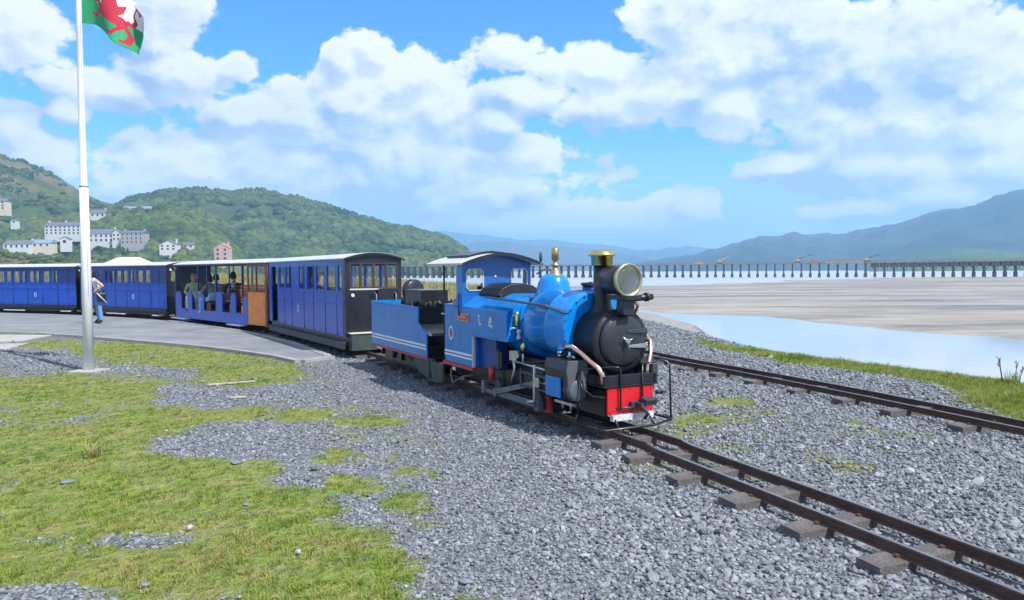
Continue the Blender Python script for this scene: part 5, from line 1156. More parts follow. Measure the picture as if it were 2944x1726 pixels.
# ------------------------------------------------------------------ people
SKIN = mat('skin', (.55, .30, .22), .5, var=.06, spec=.4); HAIRD = mat('dark_hair', (.014, .010, .010), .55, var=.2); HAIRG = mat('thin_grey_hair', (.30, .24, .20), .6)
def cloth(n, c, v=.12): return mat(n, c, .85, var=v, scale=14, bump=.3, bscale=30)
def person(name, label, loc, rz, J, mats, hair=None, hair_style='short', extra=None):
    """J: joint -> (x,y,z,r). Faces +x, left is +y. One skinned surface; clothing by material of the nearest bone."""
    bones = [('pelvis','waist',1),('waist','chest',0),('chest','neck',0),('neck','jaw',2),('jaw','skull',2),('skull','crown',2),
             ('chest','shl',0),('shl','ell',3),('ell','wrl',2),('wrl','hal',2),('chest','shr',0),('shr','elr',3),('elr','wrr',2),('wrr','har',2),
             ('pelvis','hil',1),('hil','knl',1),('knl','anl',1),('anl','tol',4),('pelvis','hir',1),('hir','knr',1),('knr','anr',1),('anr','tor',4)]
    names = ['pelvis'] + [k for k in J if k != 'pelvis']; ix = {k: i for i, k in enumerate(names)}
    me = bpy.data.meshes.new(name); me.from_pydata([J[k][:3] for k in names], [(ix[a], ix[c]) for a, c, _ in bones], [])
    tmp = bpy.data.objects.new('tmp_skin', me); COL.objects.link(tmp)
    md = tmp.modifiers.new('skin', 'SKIN'); md.branch_smoothing = .6; sm = tmp.modifiers.new('sub', 'SUBSURF'); sm.levels = 2; sm.render_levels = 2
    if not me.skin_vertices: me.attributes  # created by the modifier
    sv = me.skin_vertices[0].data if len(me.skin_vertices) else None
    if sv is None: return None
    for k, i in ix.items(): r = J[k][3]; sv[i].radius = (r if isinstance(r, tuple) else (r, r)); sv[i].use_root = (i == 0)
    bpy.context.view_layer.update(); dg = bpy.context.evaluated_depsgraph_get(); out = bpy.data.meshes.new_from_object(tmp.evaluated_get(dg)); bpy.data.objects.remove(tmp)
    out.name = name; out.materials.clear()
    for m in mats: out.materials.append(m)
    seg = [(Vector(J[a][:3]), Vector(J[c][:3]), mi) for a, c, mi in bones]
    for p in out.polygons:
        c = p.center; best = (9, 0)
        for a, d, mi in seg:
            e = d - a; t = max(0, min(1, (c - a).dot(e) / e.length_squared)); q = (c - a - e * t).length
            if q < best[0]: best = (q, mi)
        p.material_index = best[1]; p.use_smooth = True
    T = empty(name, loc, rz, label=label, category='person'); o = bpy.data.objects.new('body', out); COL.objects.link(o); o.parent = T
    sk = Vector(J['skull'][:3]); jw = Vector(J['jaw'][:3]); hd = (sk - jw).normalized(); fwd = Vector((1, 0, 0)); fwd = (fwd - hd * fwd.dot(hd)).normalized(); lf = hd.cross(fwd)
    for s_ in (-1, 1):
        b = MB(); e = jw + hd * .055 + fwd * .088 + lf * s_ * .032; b.lathe([(-.008, 0), (-.005, .009), (.002, .010), (.005, 0)], e, fwd, 8); b.build('eye', HAIRD, T)
        b = MB(); e = jw + hd * .04 + lf * s_ * .083; b.lathe([(-.012, .018), (0, .024), (.010, .016), (.011, 0)], e, lf * s_ - fwd * .3, 10); b.build('ear', SKIN, T)
    b = MB(); n0 = jw + hd * .05 + fwd * .082; b.tube([n0, n0 + fwd * .016 - hd * .02, n0 + fwd * .022 - hd * .034, n0 + fwd * .004 - hd * .042], [.007, .010, .012, .007], 8); b.build('nose', SKIN, T)
    b = MB(); n0 = jw - hd * .012 + fwd * .080; b.tube([n0 + lf * .02, n0 + fwd * .008, n0 - lf * .02], .0055, 6); b.build('mouth', mat('lips', (.42, .16, .13), .5), T)
    for s_, w, h in ((1, 'wrl', 'hal'), (-1, 'wrr', 'har')):
        b = MB(); a = Vector(J[w][:3]); c = Vector(J[h][:3]); d = (c - a).normalized(); u = d.cross(Vector((0, 0, 1)) if abs(d.z) < .9 else Vector((1, 0, 0))).normalized(); n = u.cross(d)
        for k, ln in enumerate((.055, .065, .07, .062)):
            p0 = c + u * (k - 1.5) * .017; b.tube([p0 - d * .01, p0 + d * ln * .5 - n * .006, p0 + d * ln * .85 - n * .022, p0 + d * ln - n * .036], [.0095, .009, .008, .006], 6)
        b.tube([c - u * .02 - d * .035, c - u * .048 - d * .005 - n * .01, c - u * .05 + d * .025 - n * .02], [.011, .010, .007], 6); b.build('fingers', SKIN, T)
    if hair:
        b = MB(); V = []; Fc = []; n, m_ = 14, 7; c0 = sk + hd * .0
        for j in range(m_ + 1):
            ph = (math.pi / 2) * (j / m_) * 1.25
            for i in range(n):
                a = 2 * math.pi * i / n; fr = max(0, math.cos(a)); lim = 1 - .45 * fr if hair_style != 'long' else 1 - .42 * fr
                q = ph * lim; r = .102 + .006 * math.sin(5 * a + j)
                V.append(c0 + hd * (.012 + r * 1.02 * math.cos(q)) + (fwd * math.cos(a) * 1.03 + lf * math.sin(a) * .92) * r * math.sin(q) - hd * (.05 * (j / m_) ** 2 * (1 - fr) * (2.0 if hair_style == 'long' else 1)))
        Fc = [(j*n+i, j*n+(i+1)%n, (j+1)*n+(i+1)%n, (j+1)*n+i) for j in range(m_) for i in range(n)]; b.add(V, Fc, True); h = b.build('hair', hair, T); h.modifiers.new('t', 'SOLIDIFY').thickness = .012
    if extra: extra(T)
    return T
def sit(lean=.0, arms='lap', k=1.0, turn=0.):
    J = dict(pelvis=(0, 0, .10, .135), waist=(.02 + lean * .25, 0, .26, .125), chest=(.0 + lean * .7, 0, .44, (.145, .125)), neck=(.02 + lean, 0, .57, .058), jaw=(.045 + lean * 1.1, turn, .655, .070), skull=(.04 + lean * 1.15, turn, .735, .094), crown=(.03 + lean * 1.15, turn, .79, .055),
             shl=(lean * .8, .175, .50, .066), shr=(lean * .8, -.175, .50, .066), hil=(.08, .10, .09, .092), hir=(.08, -.10, .09, .092), knl=(.44, .13, .12, .066), knr=(.44, -.13, .12, .066), anl=(.42, .13, -.26, .044), anr=(.42, -.13, -.26, .044), tol=(.55, .14, -.30, .036), tor=(.55, -.14, -.30, .036))
    if arms == 'lap': J.update(ell=(.06 + lean * .5, .25, .26, .047), wrl=(.30, .16, .20, .032), hal=(.37, .12, .19, .034), elr=(.06 + lean * .5, -.25, .26, .047), wrr=(.30, -.16, .20, .032), har=(.37, -.12, .19, .034))
    elif arms == 'reach': J.update(ell=(.16 + lean * .5, .24, .28, .047), wrl=(.40, .16, .30, .032), hal=(.47, .13, .30, .034), elr=(.16 + lean * .5, -.24, .28, .047), wrr=(.40, -.20, .30, .032), har=(.47, -.19, .30, .034))
    elif arms == 'down': J.update(ell=(-.02, .28, .26, .047), wrl=(.2, .3, .18, .032), hal=(.27, .28, .17, .034), elr=(.05, -.26, .27, .047), wrr=(.24, -.24, .14, .032), har=(.31, -.23, .12, .034))
    return J
def in_frame(T, x, y, z): return T.matrix_world @ Vector((x, y, z))
bpy.context.view_layer.update()
OZ = OPEN.rotation_euler.z; SHOE = cloth('dark_shoe', (.02, .02, .025)); JEANL = cloth('light_jeans', (.30, .44, .58)); NAVY = cloth('navy_shirt', (.012, .018, .035), .3)
GREENT = cloth('sage_green_shirt', (.26, .36, .20)); PLAID = cloth('blue_white_checked_shirt', (.38, .42, .52), .5); GREYT = cloth('grey_knit_top', (.16, .16, .17), .5); DTR = cloth('dark_trousers', (.03, .035, .05)); WTR = cloth('pale_trousers', (.55, .56, .60))
person('person', 'bald man in a sage green shirt seated at the rear of the open carriage', in_frame(OPEN, -6.02, -.18, .70), OZ - .5, sit(.03, 'lap'), [GREENT, WTR, SKIN, GREENT, SHOE], HAIRG)
person('person', 'person in checked shirt with dark hair seated beside the green shirted man', in_frame(OPEN, -4.55, -.02, .68), OZ + 3.14, sit(.05, 'lap'), [PLAID, DTR, SKIN, PLAID, SHOE], HAIRD)
person('person', 'dark haired person in grey top and light jeans bending forward in the open carriage', in_frame(OPEN, -4.15, -.30, .68), OZ + 3.35, sit(.13, 'reach'), [GREYT, JEANL, SKIN, GREYT, WTR], HAIRD, 'long')
def shirt_print(T):
    b = MB(); b.box(-.150, -.146, -.10, .10, .52, .535); b.build('shirt_print', CREST_W, T)
    b = MB(); b.lathe([(0, .05), (.004, .05)], (-.148, 0, .45), Vector((-1, 0, 0)), 14); b.build('shirt_print', mat('print_blue', (.3, .42, .5), .8), T)
    b = MB(); b.box(-.142, -.138, -.09, .09, .35, .37); b.build('shirt_print', mat('print_tan', (.42, .34, .2), .8), T)
person('person', 'dark haired man in a navy printed shirt seen from behind in the open carriage', in_frame(OPEN, -2.75, -.26, .74), OZ + 2.55, sit(.02, 'down', turn=.03), [NAVY, cloth('brown_shorts', (.12, .05, .03)), SKIN, NAVY, SHOE], HAIRD, extra=shirt_print)
BC = [o for o in bpy.data.objects if o.name == 'brake_coach'][0]
person('person', 'passenger in a white top behind the second carriage window near the tender', in_frame(BC, -2.95, -.22, .66), BC.rotation_euler.z + .1, sit(.02, 'lap'), [WTR, DTR, SKIN, WTR, SHOE], HAIRG)
def standing():
    p = at(247, 800)
    J = dict(pelvis=(0, 0, .88, (.125, .11)), waist=(.05, 0, 1.02, .105), chest=(.10, 0, 1.22, (.135, .11)), neck=(.17, 0, 1.36, .05), jaw=(.22, 0, 1.43, .066), skull=(.22, 0, 1.51, .088), crown=(.21, 0, 1.565, .05),
        shl=(.12, .17, 1.30, .055), shr=(.12, -.165, 1.29, .055), ell=(-.06, .36, 1.13, .042), wrl=(.10, .22, 1.0, .030), hal=(.15, .18, .97, .032), elr=(.2, -.28, 1.12, .042), wrr=(.36, -.10, 1.26, .030), har=(.40, -.05, 1.32, .032),
        hil=(0, .10, .84, .088), hir=(0, -.10, .84, .088), knl=(.02, .12, .46, .062), knr=(.05, -.11, .46, .062), anl=(-.02, .14, .09, .075), anr=(.0, -.15, .09, .075), tol=(.12, .15, .035, .036), tor=(.13, -.16, .035, .036))
    def bag(T):
        b = MB(); b.prism([(-.16, .66), (.10, .66), (.12, .90), (-.14, .92)], 'y', .17, .27); b.build('shoulder_bag', BLACK, T, .02)
        b = MB(); b.tube([(-.05, .22, .90), (-.03, .19, 1.10), (.05, .10, 1.34), (.12, -.05, 1.37), (.02, -.10, 1.22), (-.08, .08, .98), (-.05, .2, .90)], .011, 6); b.build('bag_strap', BLACK, T)
        b = MB(); b.tube([(.10, .275, .92), (-.02, .285, .78), (-.16, .285, .62)], .012, 6); b.build('white_bag_strap', WHITE, T)
        b = MB(); b.tube([(.0, -.11, .96), (-.11, 0, .96), (0, .11, .96), (.1, .0, .955), (.0, -.11, .96)], .022, 8); b.build('belt', BLACK, T)
    J = {k: v for k, v in J.items()}
    o = person('person', 'woman in pale sleeveless top and flared blue jeans standing beside the flagpole with a black shoulder bag', (p.x, p.y, .052), R(215), J, [cloth('mint_top', (.62, .72, .68)), cloth('blue_jeans', (.13, .26, .46), .2), SKIN, SKIN, SHOE], HAIRD, 'long', bag)
    o['label'] = 'woman in pale top and blue jeans standing behind the flagpole with a black bag'
standing()

# ------------------------------------------------------------------ viaduct
def viaduct():
    TM = mat('tarred_timber', (.075, .055, .05), .9, var=.3, scale=1, coord='Object'); GM = mat('weathered_grey_steel', (.20, .19, .20), .7, var=.2, scale=1)
    P0 = Vector((90, 505, 0)); U = Vector((208, -75, 0)).normalized(); ang = math.atan2(U.y, U.x)
    T = empty('railway_viaduct', P0, ang, label='long timber trestle railway bridge crossing the whole estuary on many short piers', category='bridge')
    zd = lambda t: 4.7 + (t + 0) * .0055 if t > 0 else 4.7 + t * .0005
    pitch = 5.3; n0, n1 = -74, 48
    def pier(heavy):
        b = MB()
        for y in (-1.9, 0, 1.9): b.box(-.22, .22, y - .2, y + .2, -9.5, -.55)
        for y in (-1.9, 0, 1.9): b.box(-.42, .42, y - .42, y + .42, -9.5, -6.6)
        b.box(-.35, .35, -2.5, 2.5, -.55, -.2)
        b.add([(-.05, -1.9, -6), (-.05, 1.9, -1), (-.05, 1.9, -1.3), (-.05, -1.9, -6.3), (.05, -1.9, -6), (.05, 1.9, -1), (.05, 1.9, -1.3), (.05, -1.9, -6.3)], [(0,1,2,3),(7,6,5,4),(0,4,5,1),(2,6,7,3),(1,5,6,2),(0,3,7,4)])
        b.add([(-.05, 1.9, -6), (-.05, -1.9, -1), (-.05, -1.9, -1.3), (-.05, 1.9, -6.3), (.05, 1.9, -6), (.05, -1.9, -1), (.05, -1.9, -1.3), (.05, 1.9, -6.3)], [(0,1,2,3),(7,6,5,4),(0,4,5,1),(2,6,7,3),(1,5,6,2),(0,3,7,4)])
        if heavy:
            b.box(-1.7, 1.7, -2.2, 2.2, -3.1, -.55)
            for s in (-1, 1):
                b.add([(s*.2, -2, -5.2), (s*1.3, -2, -2.9), (s*1.6, -2, -2.9), (s*.5, -2, -5.2), (s*.2, -1.7, -5.2), (s*1.3, -1.7, -2.9), (s*1.6, -1.7, -2.9), (s*.5, -1.7, -5.2)], [(0,1,2,3),(7,6,5,4),(0,4,5,1),(2,6,7,3),(1,5,6,2),(0,3,7,4)])
        return b.mesh('pier', TM)
    pa, pb = pier(False), pier(True)
    for k in range(n0, n1 + 1):
        t = k * pitch; share(pb if k > 26 else pa, 'pier', T, (t, 0, zd(t)), sc=(1.9 if -14 < k <= 26 else 1.3, 1, 1))
    segs = [(n0 * pitch, 0), (0, 26.5 * pitch), (26.5 * pitch, n1 * pitch)]
    for i, (a, c) in enumerate(segs):
        b = MB(); V = []
        for t in (a, c):
            for y in (-2.4, 2.4):
                for z in (-.25 - (.35 if i else 0), .15): V.append((t, y, zd(t) + z))
        b.add(V, [(0,1,3,2),(4,6,7,5),(0,4,5,1),(2,3,7,6),(0,2,6,4),(1,5,7,3)]); b.build('deck', TM if i == 0 else GM, T)
    for y in (-2.5, 2.5):
        b = MB()
        for k in range(n0, n1):
            for h in (0, .5):
                t = (k + h) * pitch; b.box(t - .06, t + .06, y - .06, y + .06, zd(t) + .1, zd(t) + 1.25)
            for z in (.65, 1.2): t, t2 = k * pitch, (k + 1) * pitch; b.add([(t, y - .05, zd(t) + z), (t2, y - .05, zd(t2) + z), (t2, y - .05, zd(t2) + z + .12), (t, y - .05, zd(t) + z + .12), (t, y + .05, zd(t) + z), (t2, y + .05, zd(t2) + z), (t2, y + .05, zd(t2) + z + .12), (t, y + .05, zd(t) + z + .12)], [(0,1,2,3),(7,6,5,4),(0,4,5,1),(2,6,7,3)])
        b.build('railing', GM, T, kind='stuff')
    YEL = mat('crane_yellow', (.62, .42, .06), .5); 
    lab = ['small yellow crane left of the others on the bridge deck', 'yellow crane with its boom out at the middle of the bridge', 'rightmost yellow crane, in front of the low green hill']
    for (px, h, bl), lb in zip([(1770, 3.2, 6), (1962, 3.4, 9), (2132, 3.6, 7)], lab):
        d = at_dist(px, 650, 1.); s = d.x; t = (s * P0.y - P0.x) / (U.x - s * U.y)
        w = P0 + U * t; c = empty('deck_crane', (w.x, w.y, zd(t) + .15), ang, label=lb, category='crane', group='cranes working on the bridge')
        b = MB(); b.box(-1.6, 1.6, -1.1, 1.1, .35, 1.0)
        for x in (-1.2, 1.2):
            for y in (-.9, .9): b.cyl((x, y - .15, .4), (x, y + .15, .4), .4, n=12)
        b.build('chassis', DGREY, c)
        b = MB(); b.prism([(-1.6, 1.05), (1.2, 1.05), (1.4, 1.9), (.6, 2.6), (-.4, 2.6), (-.5, 2.0), (-1.6, 2.0)], 'y', -1., 1.); b.build('cab', YEL, c)
        b = MB(); a = R(22); q0 = Vector((.2, 0, 2.4)); q1 = q0 + Vector((math.cos(a) * bl * .6, 0, math.sin(a) * bl * .6)); q2 = q1 + Vector((bl * .35, 0, .6)); b.tube([q0, q1], .28, 4); b.tube([q1, q2], .2, 4); b.box(q2.x - .5, q2.x + .5, -.4, .4, q2.z - .3, q2.z + .15); b.build('boom', YEL if bl < 7 else DGREY, c)
    SM = mat('scaffold_sheet', (.30, .27, .25), .8); n = 0
    for px, w_, h_, m, lb, cat_ in ((1720, 5, 1.6, YEL, 'low ochre equipment box on the bridge left of the cranes', 'box'), (2075, 22, 1.5, SM, 'pale scaffold sheeting along the bridge parapet near the rightmost crane', 'scaffold'), (2001, 4, 1.6, mat('faded_red_sheet', (.42, .14, .12), .7), 'faded red container hung at the bridge deck between two yellow cranes', 'container')):
        d = at_dist(px, 650, 1.); s = d.x; t = (s * P0.y - P0.x) / (U.x - s * U.y); w = P0 + U * t - Vector((-U.y, U.x, 0)) * (2.9 if cat_ != 'box' else 0)
        b = MB(); zz = zd(t); b.box(-w_/2, w_/2, -.3, .3, -.5 if cat_ != 'box' else .15, h_); b.box(-w_/2 - .1, w_/2 + .1, -.4, .4, h_, h_ + .15); b.box(-w_/4, w_/4, -.36, -.3, .1, h_ * .7)
        o = b.build({'box': 'equipment_box', 'scaffold': 'scaffold_screen', 'container': 'container'}[cat_], m); o.location = (w.x, w.y, zz); o.rotation_euler = (0, 0, ang); o['label'] = lb; o['category'] = cat_
viaduct()

# ------------------------------------------------------------------ houses on the hillside
def hill_z(name, px, D):
    xs, ys, g, nvr = HILLS[name]; i = int(np.clip(np.searchsorted(xs, px), 0, len(xs) - 1)); return float(np.interp(D, g[:nvr, i, 1], g[:nvr, i, 2]))
SLATE = mat('slate_roof', (.13, .14, .17), .7, var=.15, scale=.6); RWHITE = mat('white_render', (.58, .57, .55), .8, var=.05, scale=.5); RCREAM = mat('cream_render', (.60, .52, .40), .8, var=.06, scale=.5); RGREY = mat('grey_stone_wall', (.33, .32, .31), .85, var=.15, scale=.7); RPINK = mat('pink_brick_wall', (.48, .30, .26), .85, var=.12, scale=.7); RORANGE = mat('orange_gable', (.50, .24, .14), .8, scale=.7); DGL = mat('dark_window', (.03, .035, .045), .15, var=.1); BLUER = mat('blue_grey_roof', (.20, .27, .36), .5, var=.1, scale=.4)
HOUSE_SPOTS = []
def house(name, label, x0, x1, ytop, ybot, wall, roof, D, floors=2, cols=4, gable=False, chim=1, rh=.3, cat='house', rz=0.):
    a = at_dist(x0, ybot, D); c = at_dist(x1, ybot, D); tp = at_dist((x0 + x1) / 2, ytop, D)
    w = (c - a).length; h = tp.z - a.z; hb = h * (1 - rh); dp = min(w * .6, 11.); mid = (a + c) / 2; ang = math.atan2(c.y - a.y, c.x - a.x) + rz
    T = empty(name, (mid.x, mid.y, a.z), ang, label=label, category=cat); HOUSE_SPOTS.append((mid.x, mid.y, w))
    b = MB(); b.box(-w/2, w/2, 0, dp, -6, hb); 
    if gable: b.prism([(-w/2, hb), (w/2, hb), (0, h)], 'y', .0, dp)
    b.build('wall', wall, T)
    b = MB(); e = .35
    if gable: b.prism([(-w/2 - e, hb - .1), (-w/2 - e, hb + .15), (0, h + .35), (w/2 + e, hb + .15), (w/2 + e, hb - .1), (0, h + .05)], 'y', -e, dp + e)
    else: b.prism([(-e, hb), (dp + e, hb), (dp / 2 + .4, h), (dp / 2 - .4, h)], 'x', -w/2 - e, w/2 + e)
    rf = b.build('roof', roof, T)
    for k in range(chim):
        b = MB(); x = -w/2 + 1.2 + k * (w - 2.4) / max(1, chim - 1) if chim > 1 else w/2 - 1.5; b.box(x - .6, x + .6, dp/2 - .5, dp/2 + .5, hb + (h - hb) * .4, h + 1.3); b.build('chimney', wall, rf)
    ww = w / cols * .34; fh = hb / floors
    for f in range(floors):
        for k in range(cols):
            x = -w/2 + (k + .5) * w / cols; z = f * fh + fh * .32
            q = MB(); q.box(x - ww/2 - .12, x + ww/2 + .12, -.10, .02, z - .12, z + fh * .5 + .12); o = q.build('window', RWHITE if wall is not RWHITE else RGREY, T)
            q = MB(); q.box(x - ww/2, x + ww/2, -.14, -.10, z, z + fh * .5); q.build('pane', DGL, o)
    return T
house('terrace_house', 'long white three storey terrace with grey slate roof, left of the flagpole', 110, 198, 546, 578, RWHITE, SLATE, 640, 3, 8, chim=3)
house('long_house', 'wide white house with slate roof just right of the flagpole', 218, 280, 563, 597, RWHITE, SLATE, 620, 2, 5, chim=1, rh=.38)
house('gabled_house', 'tall white gable end joined to the wide white house', 276, 296, 565, 594, RWHITE, SLATE, 616, 2, 2, gable=True, chim=0)
house('villa', 'grey white villa with many windows and a tall corner chimney', 297, 352, 567, 601, RGREY, SLATE, 610, 3, 5, chim=2, rh=.18)
house('cottage', 'low white cottage at the far left of the hillside', 8, 74, 591, 613, RWHITE, SLATE, 590, 1, 5, chim=1, rh=.45)
house('cottage', 'slate roofed cottage right of the low white one', 78, 124, 589, 609, RCREAM, BLUER, 592, 1, 3, chim=1, rh=.5)
house('cottage', 'small white gabled cottage beside the autumn coloured bush', 148, 170, 583, 602, RWHITE, SLATE, 600, 1, 1, gable=True, chim=0)
house('cottage', 'small white gabled house alone below the wooded hill', 392, 434, 592, 617, RWHITE, SLATE, 590, 2, 3, gable=True, chim=1, rh=.4)
house('town_house', 'narrow pink house with an orange gable at the foot of the wooded hill', 527, 563, 599, 642, RPINK, RORANGE, 575, 3, 2, gable=True, chim=1, rh=.25)
house('hilltop_building', 'long low building with blue grey roof high on the hillside', 300, 372, 507, 524, RWHITE, BLUER, 775, 1, 7, chim=0, rh=.55, cat='building')
house('hilltop_building', 'stepped pale building with flat blue roof right of the long hilltop one', 366, 424, 512, 528, RWHITE, BLUER, 765, 1, 5, chim=0, rh=.5, cat='building')
house('hilltop_house', 'grey roofed house high up just right of the flagpole', 222, 258, 515, 535, RWHITE, SLATE, 740, 1, 3, chim=1, rh=.5)
house('hillside_house', 'cream building with rounded end at the left edge of the hill', -18, 15, 487, 516, RCREAM, SLATE, 720, 3, 2, chim=0, rh=.3)
house('white_garage', 'tiny white building low on the left hillside among trees', 26, 42, 540, 549, RWHITE, SLATE, 700, 1, 1, gable=True, chim=0, cat='building')
house('white_garage', 'small pale outbuilding between the lone gabled house and the pink house', 450, 476, 596, 611, RCREAM, SLATE, 600, 1, 2, chim=0, rh=.5, cat='building')
# pale hipped roof showing over the carriages
b = MB(); c = at_dist(318, 652, 62.); b.add([(-2.4, -2, 0), (2.4, -2, 0), (2.4, 2, 0), (-2.4, 2, 0), (-.9, 0, 1.05), (.9, 0, 1.05)], [(0, 1, 5, 4), (1, 2, 5), (2, 3, 4, 5), (3, 0, 4), (3, 2, 1, 0)]); b.box(-2.1, 2.1, -1.7, 1.7, -2.4, -.01)
o = b.build('shelter', mat('pale_tent_roof', (.55, .50, .38), .7, var=.08, scale=1)); o.location = (c.x, c.y, c.z - .4); o['label'] = 'pale beige hipped shelter roof showing just above the carriages'; o['category'] = 'shelter'

# ------------------------------------------------------------------ woods
def crown_proto(k, m):
    bm = bmesh.new(); bmesh.ops.create_icosphere(bm, subdivisions=3, radius=1.); rnd = random.Random(k); cs = [Vector((rnd.gauss(0, 1), rnd.gauss(0, 1), rnd.gauss(.3, .8))).normalized() for _ in range(16)]
    for v in bm.verts:
        d = v.co.normalized(); q = max(d.dot(c) for c in cs); v.co = d * (.55 + .5 * max(0, (q - .62) / .38) ** .6 + rnd.uniform(-.06, .06)); v.co.z = v.co.z * .95
    me = bpy.data.meshes.new('crown'); bm.to_mesh(me); bm.free(); me.materials.append(m)
    return bpy.data.objects.new('crown', me)
TREEM = inst_mat('tree_foliage', [(.012, .028, .012), (.028, .052, .018), (.05, .082, .028), (.10, .13, .04), (.035, .06, .034)], .9, wscale=.012)
CP = [crown_proto(k, TREEM) for k in range(4)]
def wood(name, hn, n, t0, t1, s0, s1, label, x0=None, x1=None, thin=0., shift=0):
    xs, ys, g, nvr = HILLS[hn]; nu = g.shape[1]; i = RNG.uniform(0, nu - 1.01, n); t = RNG.uniform(t0, t1, n) * (nvr - 1)
    a = np.floor(i).astype(int); c = np.floor(t).astype(int); fa = (i - a)[:, None]; fc = (t - c)[:, None]
    P = (g[c, a] * (1 - fa) + g[c, a + 1] * fa) * (1 - fc) + (g[c + 1, a] * (1 - fa) + g[c + 1, a + 1] * fa) * fc
    dn = fbm(P[:, 0] / (s1 * 9), P[:, 1] / (s1 * 14), 3, 5 + len(hn)); keep = dn > thin
    for hx, hy, w in HOUSE_SPOTS: keep &= ~((np.abs(P[:, 0] * hy / P[:, 1] - hx) < w * .62) & (P[:, 1] < hy + 4) & (P[:, 1] > hy - 16))
    P = P[keep]; m = len(P); s = RNG.uniform(s0, s1, m) * (.75 + .5 * dn[keep]); P[:, 2] += s * .30
    scatter(name, P, np.stack([s, s, s * RNG.uniform(.85, 1.25, m)], -1), np.stack([np.zeros(m), np.zeros(m), RNG.uniform(0, 6.28, m)], -1), RNG.integers(0, 4, m), CP, label, 'woodland')
hb = []
for hx, hy, w in HOUSE_SPOTS:
    for k in range(int(8 + w * .9)):
        x = hx + RNG.uniform(-.75, .75) * w; y = hy - RNG.uniform(2.2, 10); px = (1472 + F * x / y) / K; zz = hill_z('town_hillside', px, y) if 560 < y < 780 else -4
        hb.append((x, y, zz + RNG.uniform(.5, 1.5)))
hb = np.array(hb); m_ = len(hb); s_ = RNG.uniform(1.6, 3.4, m_)
scatter('garden_bushes', hb, np.stack([s_ * 1.2, s_ * 1.2, s_], -1), np.stack([np.zeros(m_), np.zeros(m_), RNG.uniform(0, 6.28, m_)], -1), RNG.integers(0, 4, m_), CP, 'garden bushes crowding the walls of the hillside houses', 'bushes')
wood('hillside_trees', 'town_hillside', 9000, .02, .98, 3.2, 6.2, 'mixed green trees and bushes among the hillside houses', thin=.30)
wood('ridge_trees', 'wooded_ridge_across_estuary', 11000, .0, .80, 4.5, 8.5, 'dense dark trees covering the long ridge across the estuary', thin=.32)
wood('ridge_heath_bushes', 'wooded_ridge_across_estuary', 6000, .70, 1.02, 1.6, 3.6, 'low dark scrub and heather along the crest of the long ridge', thin=.38)
wood('mountain_gorse', 'mountain_slope_with_heather_top', 3500, .45, .98, 1.5, 3.4, 'scattered dark gorse bushes on the bare upper mountain at the left', thin=.50)
wood('mountain_trees', 'mountain_slope_with_heather_top', 4500, .0, .62, 4.0, 8.0, 'dark trees on the lower slope of the left mountain', thin=.36)
wood('bank_bushes', 'bracken_bank', 1500, .1, .9, .8, 2.0, 'low bushes on the brown bank behind the last carriages', thin=.42)

# ------------------------------------------------------------------ small things on the ground
def ground_z(x, y): z, t = height(np.array([float(x)]), np.array([float(y)])); return float(z[0])
PALE = mat('pale_stone', (.40, .385, .35), .8, var=.15, scale=20, bump=.3); SLT = mat('flat_blue_slate', (.16, .19, .23), .6, var=.15, scale=15); PLK = mat('bleached_timber', (.42, .37, .30), .85, var=.2, scale=12, bump=.4)
def pebble(px, py, s, flat, m, label, cat='stone', name='loose_stone', seed=1):
    p = at(px, py); bm = bmesh.new(); bmesh.ops.create_icosphere(bm, subdivisions=2, radius=1); rnd = random.Random(seed)
    cs = [Vector((rnd.gauss(0, 1), rnd.gauss(0, 1), rnd.gauss(0, 1))).normalized() for _ in range(7)]
    for v in bm.verts:
        for c in cs:
            d = v.co.dot(c) - .72
            if d > 0: v.co -= c * d
        v.co = Vector((v.co.x * s, v.co.y * s * .7, v.co.z * s * flat))
    me = bpy.data.meshes.new(name); bm.to_mesh(me); bm.free(); me.materials.append(m); o = bpy.data.objects.new(name, me); COL.objects.link(o)
    o.location = (p.x, p.y, ground_z(p.x, p.y) + s * flat * .5 + .012); o.rotation_euler = (rnd.uniform(-.15, .15), rnd.uniform(-.15, .15), rnd.uniform(0, 3)); o['label'] = label; o['category'] = cat
pebble(2238, 1170, .055, .55, PALE, 'large pale rounded stone on the ballast between the two tracks', seed=2)
pebble(467, 1308, .025, .8, PALE, 'white pebble in the green grass near the bottom left', seed=3)
pebble(733, 1367, .024, .7, PALE, 'small pale grey stone in grass near the bottom centre', seed=4)
pebble(578, 1143, .055, .18, SLT, 'flat blue slate lying on gravel at centre left', cat='slate', name='flat_slate', seed=5)
pebble(165, 1190, .05, .22, SLT, 'flat blue slate in grass below the flagpole', cat='slate', name='flat_slate', seed=6)
pebble(355, 1447, .028, .5, SLT, 'dark chip of slate in grass at the bottom edge', cat='slate', name='flat_slate', seed=7)
pebble(1148, 1505 - 70, .04, .3, SLT, 'dark slate piece where grass meets gravel at bottom centre', cat='slate', name='flat_slate', seed=8)
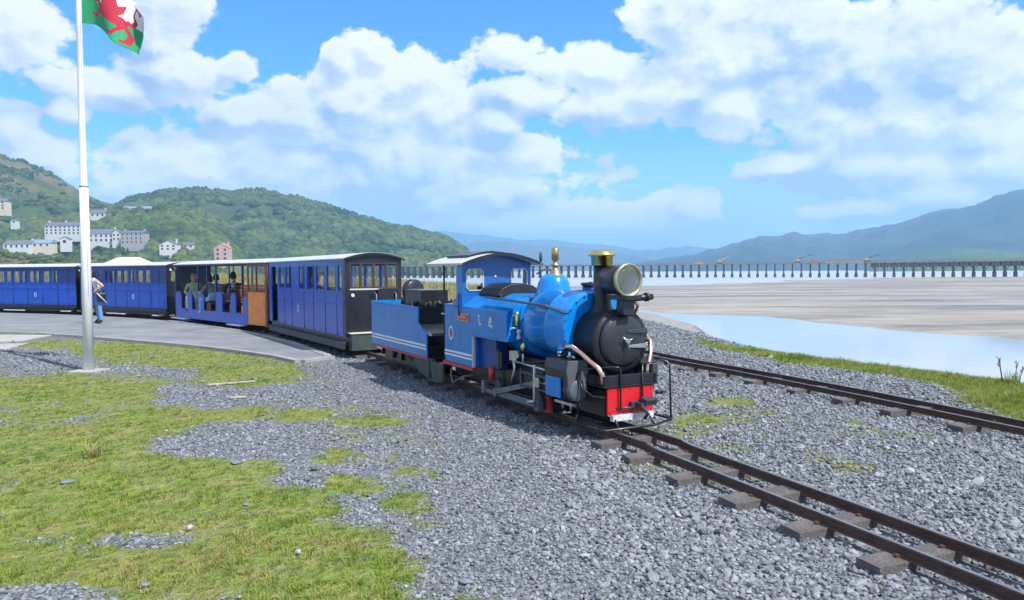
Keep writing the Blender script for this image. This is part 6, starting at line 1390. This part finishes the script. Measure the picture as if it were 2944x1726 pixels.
def plank(x0, y0, x1, y1, w, label, m=PLK):
    a = at(x0, y0); c = at(x1, y1); d = c - a; b = MB(); L_ = d.length; b.box(0, L_, -w/2, w/2, 0, .02); b.box(L_ * .1, L_ * .13, -w/2 - .002, w/2 + .002, .0, .024); o = b.build('timber_strip', m, bevel=.003)
    o.location = (a.x, a.y, ground_z(a.x, a.y) + .012); o.rotation_euler = (0, 0, math.atan2(d.y, d.x)); o['label'] = label; o['category'] = 'timber'
plank(512, 951, 628, 942, .05, 'thin bleached timber strip lying in the grass right of the flagpole')
plank(566, 982, 606, 980, .04, 'short pale timber offcut on gravel below the longer strip')
DRY = inst_mat('dry_grass_blades', [(.34, .34, .12), (.42, .38, .17), (.22, .28, .07)], .8, trans=.3)
def clump(px, py, h, n, label, seed, lean=.9, m=DRY, stalks=0):
    p = at(px, py); z = ground_z(p.x, p.y); T = empty('grass_tussock', (p.x, p.y, z), 0, label=label, category='plant')
    b = tuft_proto(seed, m, n, h, h * .35, .006, lean, 4); me = b.data; bpy.data.objects.remove(b); me.name = 'blades'; share(me, 'blades', T)
    if stalks:
        b = MB(); rnd = random.Random(seed)
        for k in range(stalks):
            a = rnd.uniform(0, 6.28); q = rnd.uniform(0, .2); x, y = q * math.cos(a), q * math.sin(a); hh = h * rnd.uniform(1.0, 1.7); b.tube([(x, y, 0), (x * 1.3, y * 1.3, hh * .6), (x * 1.6 + .02, y * 1.6, hh)], [.006, .0045, .003], 5)
            for e in range(5): zz = hh * (.7 + .07 * e); b.cyl((x * 1.5, y * 1.5, zz), (x * 1.5 + rnd.uniform(-.03, .03), y * 1.5 + rnd.uniform(-.03, .03), zz + .03), .007, .003, 5)
        b.build('seed_stalk', mat('brown_seed_head', (.16, .11, .07), .8), T)
clump(232, 1128, .20, 46, 'pale dry tussock of long grass in the short turf below the flagpole', 5, 1.3)
clump(2490, 948, .24, 60, 'tall weeds with brown seed stalks on the bank at the right edge', 6, .5, GRASSM, 7)
clump(2330, 932, .16, 40, 'low reddish weed on the bank left of the tall weeds', 8, .9, GRASSM, 0)
